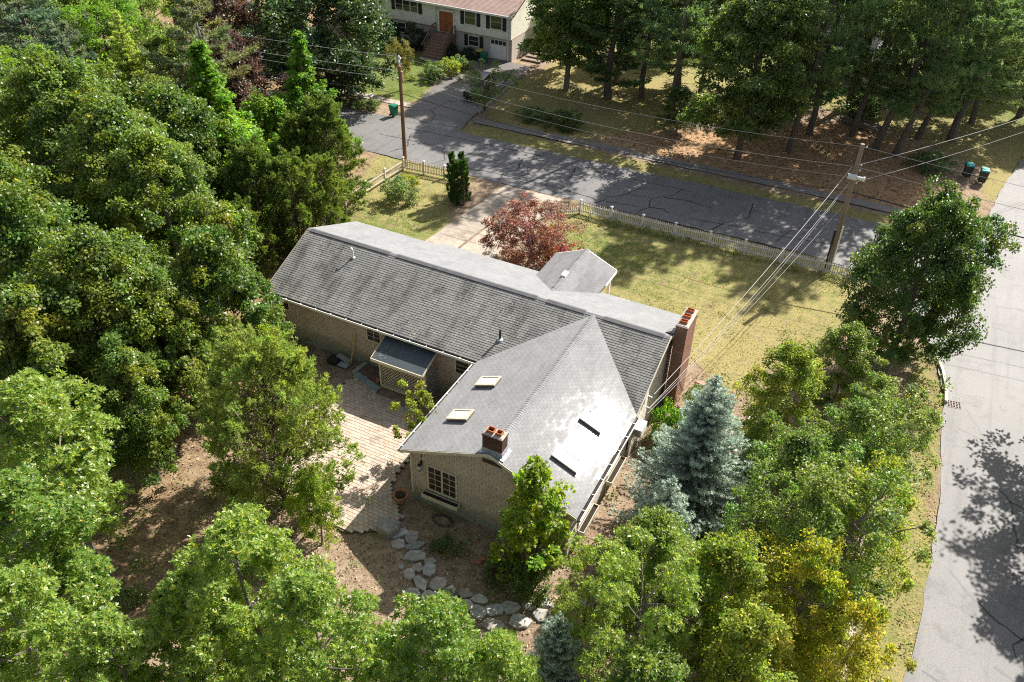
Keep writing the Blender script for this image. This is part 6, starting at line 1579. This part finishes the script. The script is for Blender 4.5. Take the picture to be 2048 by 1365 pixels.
mb.build('grate', plain('rusty_iron', (.27, .22, .20), .7, .2, 6), gr); mb = MB(); mb.quad((-.36, -.33, -.004), (.36, -.33, -.004), (.36, .33, -.004), (-.36, .33, -.004)); mb.build('pit', M_SOOT_PIT, gr)  # pit is a flat black sheet, its dark depth painted
mn = thing('manhole_cover', 'round iron manhole cover at the mouth of the far driveway', 'manhole', (-7.3, 32.5, .0125)); mb = MB(); mb.lathe([(.42, 0), (.42, .008), (.38, .008), (.36, .005), (.01, .005)], 20); mb.build('cover', plain('manhole_iron', (.16, .14, .13), .6, .2, 8), mn)
def wheeled_bin(x, y, rz, body, lid, label, sc=1.0, cat='bin'):
    b = thing('wheeled_bin', label, cat, (x, y, 0.012), rz); b.scale = (sc, sc, sc)
    mb = MB(); mb.hexa([(-.22, -.25, .08), (.22, -.25, .08), (.22, .22, .08), (-.22, .22, .08), (-.29, -.34, .98), (.29, -.34, .98), (.29, .34, .98), (-.29, .34, .98)]); mb.build('body', body, b)
    mb = MB(); mb.hexa([(-.31, -.38, .985), (.31, -.38, .985), (.31, .36, .985), (-.31, .36, .985), (-.26, -.32, 1.07), (.26, -.32, 1.07), (.26, .30, 1.09), (-.26, .30, 1.09)]); l = mb.build('lid', lid, b)
    mb = MB(); mb.tube([(-.24, .42, 1.0), (.24, .42, 1.0)], .02, 6); mb.build('handle', body, b)
    for s in (-1, 1): mb = MB(); mb.tube([(s * .24 - .03, .26, .11), (s * .24 + .03, .26, .11)], .11, 12); mb.build('wheel', M_BLK, b)
M_GRB = plain('green_bin_plastic', (.012, .16, .085), .45, .1, 3); M_TEAL = plain('teal_bin_lid', (.03, .30, .30), .45, .1, 3); M_BINB = plain('dark_bin_plastic', (.03, .035, .03), .5)
wheeled_bin(-12.0, 31.9, 2.9, M_GRB, M_GRB, 'green wheeled bin at the far kerb beside the driveway mouth')
wheeled_bin(36.3, 44.9, .2, M_BINB, M_TEAL, 'dark cart with a teal lid under the pines, farther from the side road', 1.1)
wheeled_bin(37.5, 44.4, .1, M_BINB, M_TEAL, 'dark cart with a teal lid under the pines, closer to the side road', 1.1)
wheeled_bin(-12.4, 49.2, 3.0, M_BINB, plain('yellow_lid', (.50, .38, .05), .5), 'dark bin with a yellow lid against the white house beside the garage door')
wheeled_bin(-11.6, 48.7, 3.1, M_GRB, M_GRB, 'green bin standing next to the garage door')
gz_ = thing('mailbox', 'white mailbox smothered in weeds on a wooden post at the far kerb', 'mailbox', (-14.9, 32.5, 0)); mb = MB(); mb.box(-.05, -.05, 0, .05, .05, 1.1); mb.build('post', M_POLE2, gz_); mb = MB(); mb.hexa([(-.12, -.25, 1.1), (.12, -.25, 1.1), (.12, .25, 1.1), (-.12, .25, 1.1), (-.09, -.25, 1.32), (.09, -.25, 1.32), (.09, .25, 1.32), (-.09, .25, 1.32)]); mb.build('box', M_WHITE, gz_)

# dark car in the far driveway under the apple tree
car = thing('parked_car', 'black estate car parked on the far driveway under the apple tree', 'car', (-7.9, 40.9, 0), radians(98))
M_CAR = plain('black_paint', (.012, .012, .014), .18, .1, 2, .7); M_CGL = glass_mat('car_glass', (.02, .022, .025), .05, .9); M_TYRE = plain('tyre', (.02, .02, .02), .9); M_RIM = plain('rim', (.45, .45, .46), .35, .1, 3, .5, metal=.6)
def loft(sec):
    mb = MB(); n = len(sec[0]); base = 0
    for s in sec: mb.v += s; mb.t += [(1, 1, 1)] * n
    for i in range(len(sec) - 1):
        for k in range(n): k2 = (k + 1) % n; mb.f.append((i * n + k, i * n + k2, (i + 1) * n + k2, (i + 1) * n + k))
    mb.f.append(tuple(range(n))[::-1]); mb.f.append(tuple((len(sec) - 1) * n + k for k in range(n))); return mb
def bsec(x, w, z0, z1): return [(x, -w, z0), (x, w, z0), (x, w * 1.03, (z0 + z1) / 2), (x, w * .93, z1 - .06), (x, w * .8, z1), (x, -w * .8, z1), (x, -w * .93, z1 - .06), (x, -w * 1.03, (z0 + z1) / 2)]
loft([bsec(-2.3, .74, .42, .72), bsec(-2.2, .86, .28, .88), bsec(-1.3, .90, .24, .98), bsec(0, .90, .24, 1.0), bsec(1.6, .90, .24, 1.02), bsec(2.25, .87, .28, .98), bsec(2.35, .78, .45, .85)]).build('body', M_CAR, car)
loft([bsec(-1.15, .80, .985, 1.02), bsec(-.45, .74, .99, 1.48), bsec(.6, .74, .99, 1.55), bsec(1.7, .72, 1.0, 1.52), bsec(2.2, .74, 1.0, 1.05)]).build('cabin', M_CGL, car)
mb = MB(); mb.hexa([(-.45, -.6, 1.485), (1.75, -.6, 1.525), (1.75, .6, 1.525), (-.45, .6, 1.485), (-.4, -.57, 1.55), (1.7, -.57, 1.59), (1.7, .57, 1.59), (-.4, .57, 1.55)]); mb.build('roof', M_CAR, car)
for s in (-1, 1): mb = MB(); mb.bar((-.3, s * .55, 1.64), (1.6, s * .55, 1.66), .04, .04); mb.bar((-.2, s * .55, 1.56), (-.2, s * .55, 1.63), .04, .04); mb.bar((1.5, s * .55, 1.56), (1.5, s * .55, 1.63), .04, .04); mb.build('roof_rail', M_GALV, car)
for s in (-1, 1):
    for x in (-1.45, 1.45):
        mb = MB(); mb.tube([(x, s * .72, .33), (x, s * .93, .33)], .33, 18); w = mb.build('wheel', M_TYRE, car); mb = MB(); mb.tube([(x, s * .9, .33), (x, s * .945, .33)], .21, 14); mb.build('rim', M_RIM, w)
    mb = MB(); mb.box(-2.33, s * .62 - .12, .62, -2.2, s * .62 + .12, .76); mb.build('headlight', M_CGL, car); mb = MB(); mb.box(2.3, s * .62 - .1, .6, 2.4, s * .62 + .1, .85); mb.build('tail_light', plain('red_lens', (.3, .01, .01), .2), car)

# ------------------------------------------------------------------ the white house across the street
wh = thing('raised_ranch_house', 'white raised ranch house with brown shingle roof, red double door and a garage', 'house', (0, 0, 0))
FX0, FX1, FY, FYB = -32.0, -9.2, 50.2, 59.5; UP = .45; FZ1, FZ2 = 2.35, 4.9
M_CLAP = plain('white_clapboard', (.76, .73, .63), .6, .07, 3, .3, dirt=(.45, .43, .33), dirt_amt=.3); M_BRKW = plain('painted_brick', (.50, .45, .40), .8, .12, 6, .2)
M_SHB = shingle_mat('brown_shingle', (.27, .185, .155), (.34, .24, .205), stain_amt=.15)
mb = MB(); mb.box(FX0 + .02, FY + .30, -.1, FX1 - .02, FYB, FZ1); mb.build('lower_wall', M_BRKW, wh)
mb = MB(); mb.box(FX0, FY + .02, FZ1, FX1, FYB, FZ2); mb.build('wall', M_CLAP, wh)
mb = MB()
k = 0
while FZ1 + k * .14 < FZ2 - .1:
    z = FZ1 + k * .14; mb.quad((FX0, FY - .012, z), (FX1, FY - .012, z), (FX1, FY + .015, z + .14), (FX0, FY + .015, z + .14)); mb.quad((FX0, FY + .019, z), (FX1, FY + .019, z), (FX1, FY - .012, z), (FX0, FY - .012, z))
    mb.quad((FX1 + .012, FY, z), (FX1 + .012, FYB, z), (FX1 + .003, FYB, z + .14), (FX1 + .003, FY, z + .14)); k += 1
o = mb.build('clapboards', M_CLAP, wh); tag(o, kind='stuff')
ZR = 7.0; YM = (FY + FYB) / 2
mb = MB()
for (ya, za, yb_, zb) in ((FY - .5, FZ2 - .02, YM, ZR), (FYB + .5, FZ2 - .02, YM, ZR)):
    mb.hexa([(FX0 - .4, ya, za - .15), (FX1 + .4, ya, za - .15), (FX1 + .4, yb_, zb - .15), (FX0 - .4, yb_, zb - .15), (FX0 - .4, ya, za), (FX1 + .4, ya, za), (FX1 + .4, yb_, zb), (FX0 - .4, yb_, zb)])
rf = mb.build('roof', M_FELT, wh)
Pw = lambda s, t: V3((s, FY - .5 + (YM - FY + .5) * t, FZ2 - .015 + (ZR - FZ2) * t))
o = courses(30, .4, .014, Pw, lambda t: (FX0 - .4, FX1 + .4), tv=.12).build('shingles', M_SHB, rf); tag(o, kind='stuff')
mb = MB(); mb.box(FX0 - .4, FY - .56, FZ2 - .2, FX1 + .4, FY - .502, FZ2 - .0); mb.build('fascia', M_WHITE, rf)
mb = MB(); mb.poly([(FX1 + .0, FY, FZ2 - .03), (FX1, FYB, FZ2 - .03), (FX1, YM, ZR - .2)]); mb.build('gable', M_CLAP, wh)
M_SHUT = plain('dark_shutter', (.022, .028, .03), .6)
def far_window(x0, x1, z0, z1, y=FY, cols=1, rows=2, sash=1):
    f = window('window', (x0, y - .012), (x1, y - .012), z0, z1, cols, rows, sash, m=M_WHITE, parent=wh)
    for a in (x0 - .55, x1 + .12):
        mb = MB(); mb.box(a, y - .06, z0 - .1, a + .42, y - .015, z1 + .1); mb.build('shutter', M_SHUT, wh)
far_window(-23.4, -20.6, 3.45, 4.65, sash=3); far_window(-14.7, -13.4, 3.25, 4.65); far_window(-11.6, -10.3, 3.25, 4.65); far_window(-30.5, -28.5, 3.3, 4.65, sash=2)
far_window(-14.4, -13.2, .95, 1.95, y=FY + .30); far_window(-24, -22.5, .95, 1.95, y=FY + .30)
M_DOOR = plain('red_brown_door', (.30, .085, .04), .45, .15, 4)
mb = MB(); mb.box(-18.4, FY - .03, 1.9, -16.05, FY + .1, 4.85); mb.build('entry_surround', plain('entry_shingle', (.55, .52, .42), .7), wh)
for x in (-17.85, -17.0):
    mb = MB(); mb.box(x, FY - .07, 2.0, x + .82, FY - .031, 4.1); d = mb.build('door', M_DOOR, wh)
    mb = MB()
    for zz in (2.15, 3.1): mb.box(x + .12, FY - .085, zz, x + .70, FY - .071, zz + .75)
    mb.build('door_panel', plain('door_panel_red', (.36, .11, .05), .45), d); mb = MB(); mb.lathe([(.03, 0), (.03, .05), (.01, .06)], 8, (x + (.72 if x < -17.5 else .1), FY - .11, 3.0)); mb.build('handle', M_GALV, d)
mb = MB(); mb.box(-18.05, FY - .09, 1.9, -17.87, FY - .03, 4.2); mb.box(-16.16, FY - .09, 1.9, -15.98, FY - .03, 4.2); mb.box(-18.05, FY - .09, 4.12, -15.98, FY - .03, 4.3); mb.build('door_frame', M_WHITE, wh)
M_STEP = plain('brick_steps', (.24, .15, .11), .9, .2, 6)
stp = bpy.data.objects.new('entry_steps', None); link(stp, wh)
for k in range(8):
    mb = MB(); mb.box(-18.2, FY - 1.2 - .30 * k, 0, -15.9, FY - .9 - .30 * k if k else FY - .0, 1.85 - k * .225); mb.build('step', M_STEP, stp)
M_RAIL = plain('wood_rail', (.20, .13, .085), .8)
for x in (-18.25, -15.85):
    mb = MB()
    for k in range(0, 9, 2): y = FY - .15 - .30 * k; zb = max(0, 1.85 - max(0, k - 3) * .225 * 1.2); mb.box(x - .04, y - .04, zb - .4 if zb > .4 else 0, x + .04, y + .04, zb + .95)
    mb.bar((x, FY - .1, 2.8), (x, FY - 1.1, 2.8), .08, .06); mb.bar((x, FY - 1.1, 2.8), (x, FY - 3.2, 1.25), .08, .06)
    for k in range(14): t = k / 14; y = FY - .2 - 2.9 * t; zt_ = 2.76 if y > FY - 1.1 else 2.8 - (FY - 1.1 - y) * .738 - .05; mb.bar((x, y, zt_ - .8), (x, y, zt_), .025, .025)
    mb.build('railing', M_RAIL, stp)
mb = MB(); mb.box(-11.75, FY + .22, .02, -9.85, FY + .30, 2.05); g_ = mb.build('garage_door', M_WHITE, wh)
for zz in range(4):
    for c in range(4):
        x = -11.70 + c * .46; mb = MB(); mb.box(x + .04, FY + .20, .08 + zz * .5, x + .42, FY + .219, .50 + zz * .5); mb.build('door_panel' if zz < 3 else 'pane', M_WHITE if zz < 3 else M_GLASS, g_)
mb = MB(); mb.tube([(-9.5, FY - .08, FZ2 - .2), (-9.5, FY - .08, .1)], .06, 6); mb.build('downspout', M_WHITE, wh)
ppth = sheet('front_path', [(-18.4, 47.0), (-16, 47.2), (-13.5, 46.8), (-13.4, 45.7), (-16.4, 46.0), (-18.2, 46.2)], .006, M_CONC, .05)
mb = MB(); lamp = thing('entry_lamp', 'small black lamp above the red double door', 'lamp', (-16.95, FY - .05, 4.62)); mb.lathe([(.05, -.1), (.12, -.05), (.14, .05), (.03, .12)], 8, (0, -.1, 0)); mb.bar((0, 0, .05), (0, -.1, .05), .03, .03); mb.build('lantern', M_IRON, lamp)
rw = thing('stone_border', 'low stone border along the right edge of the far driveway', 'edging', (-6.2, 40, 0))
M_RW = plain('border_stone', (.36, .31, .26), .9, .25, 5, .2)
for k in range(26):
    x = -5.55 - .041 * k * .9; y = 36.6 + k * .5; inst('border_stone', stone_mesh('border_stone', .24, .16, .16, 500 + k, 7, M_RW), rw, (x + 6.2 - .05, y - 40, 0), (0, 0, 1.5 + random.uniform(-.2, .2)))
gs = thing('garden_steps', 'railway-tie steps climbing beside the white house garage', 'steps', (-7.4, 51.5, 0))
for k in range(5): mb = MB(); mb.box(-1.2 + .2 * k, k * .75, 0, 1.1 + .2 * k, k * .75 + .7, .16 + .16 * k); mb.build('step', plain('timber_step', (.22, .17, .13), .9), gs)

# ------------------------------------------------------------------ grey house behind the pines
gh = thing('grey_house', 'small grey-roofed house half hidden behind the pines', 'house', (0, 0, 0))
hx0, hx1, hy0, hy1, he, hr = 17.5, 27.5, 62.0, 70.0, 3.0, 5.2
M_GSH = shingle_mat('pale_grey_shingle', (.30, .30, .31), (.36, .36, .37), stain_amt=.1); M_GW = plain('white_wall', (.55, .55, .53), .7, .08, 3)
mb = MB(); mb.box(hx0, hy0, -.1, hx1, hy1, he); ym = (hy0 + hy1) / 2
for xx in (hx0, hx1): mb.poly([(xx, hy0, he), (xx, hy1, he), (xx, ym, hr - .1)])
mb.build('wall', M_GW, gh)
mb = MB()
for ya in (hy0 - .5, hy1 + .5): mb.hexa([(hx0 - .4, ya, he - .25), (hx1 + .4, ya, he - .25), (hx1 + .4, ym, hr - .15), (hx0 - .4, ym, hr - .15), (hx0 - .4, ya, he - .1), (hx1 + .4, ya, he - .1), (hx1 + .4, ym, hr), (hx0 - .4, ym, hr)])
rf = mb.build('roof', M_FELT, gh)
Pg = lambda s, t: V3((s, hy0 - .5 + (ym - hy0 + .5) * t, he - .095 + (hr - he + .1) * t)); o = courses(28, .4, .012, Pg, lambda t: (hx0 - .4, hx1 + .4)).build('shingles', M_GSH, rf); tag(o, kind='stuff')
for x in (18.6, 21.2, 24.6): window('window', (x, hy0), (x + 1.1, hy0), 1.0, 2.3, 1, 2, m=M_WHITE, parent=gh)
mb = MB(); mb.box(22.9, hy0 - .05, .1, 23.8, hy0 - .002, 2.2); mb.build('door', M_SHUT, gh)
stp = bpy.data.objects.new('entry_steps', None); link(stp, gh)
for k in range(3): mb = MB(); mb.box(22.4, hy0 - .5 - .35 * k, 0, 24.3, hy0 - .15 - .35 * k if k else hy0 - .01, .5 - .16 * k); mb.build('step', M_CONC, stp)
wp = thing('woodpile', 'low heap of grey boards and logs under the leaning pines', 'woodpile', (26.8, 51.6, 0), -.45)
M_LOG = plain('grey_log', (.23, .19, .16), .9, .3, 4, .1, stretch=(.2, 1, 1))
for k in range(11):
    mb = MB(); L = random.uniform(1.4, 2.4); y = (k % 5) * .26 - .5; z = .10 + (k // 5) * .2; mb.tube([(-L, y, z), (L, y + random.uniform(-.12, .12), z + random.uniform(-.02, .1))], .10, 7); mb.build('log', M_LOG, wp)
for x in (-1.9, 0, 1.9): mb = MB(); mb.box(x - .05, -.75, 0, x + .05, -.66, 1.1); mb.build('stake', M_LOG, wp)
for i, (x, y, a, L, lab) in enumerate(((12.6, 44.2, 2.0, 3.2, 'broken pale branch leaning by the ivy-wrapped pine'), (14.6, 43.2, .5, 2.4, 'pale fallen branch on the needle bed right of the ivy-wrapped pine'), (15.2, 45.0, .9, 2.0, 'bent fallen branch behind the pale one'))):
    t = thing('fallen_branch', lab, 'branch', (x, y, 0), a); mb = MB(); mb.tube([(0, 0, .05), (L * .5, .1, .35), (L, 0, .12)], [.05, .04, .015], 5); mb.tube([(L * .5, .1, .35), (L * .75, .5, .5)], [.03, .01], 4); mb.build('branch', BK['pale'], t)
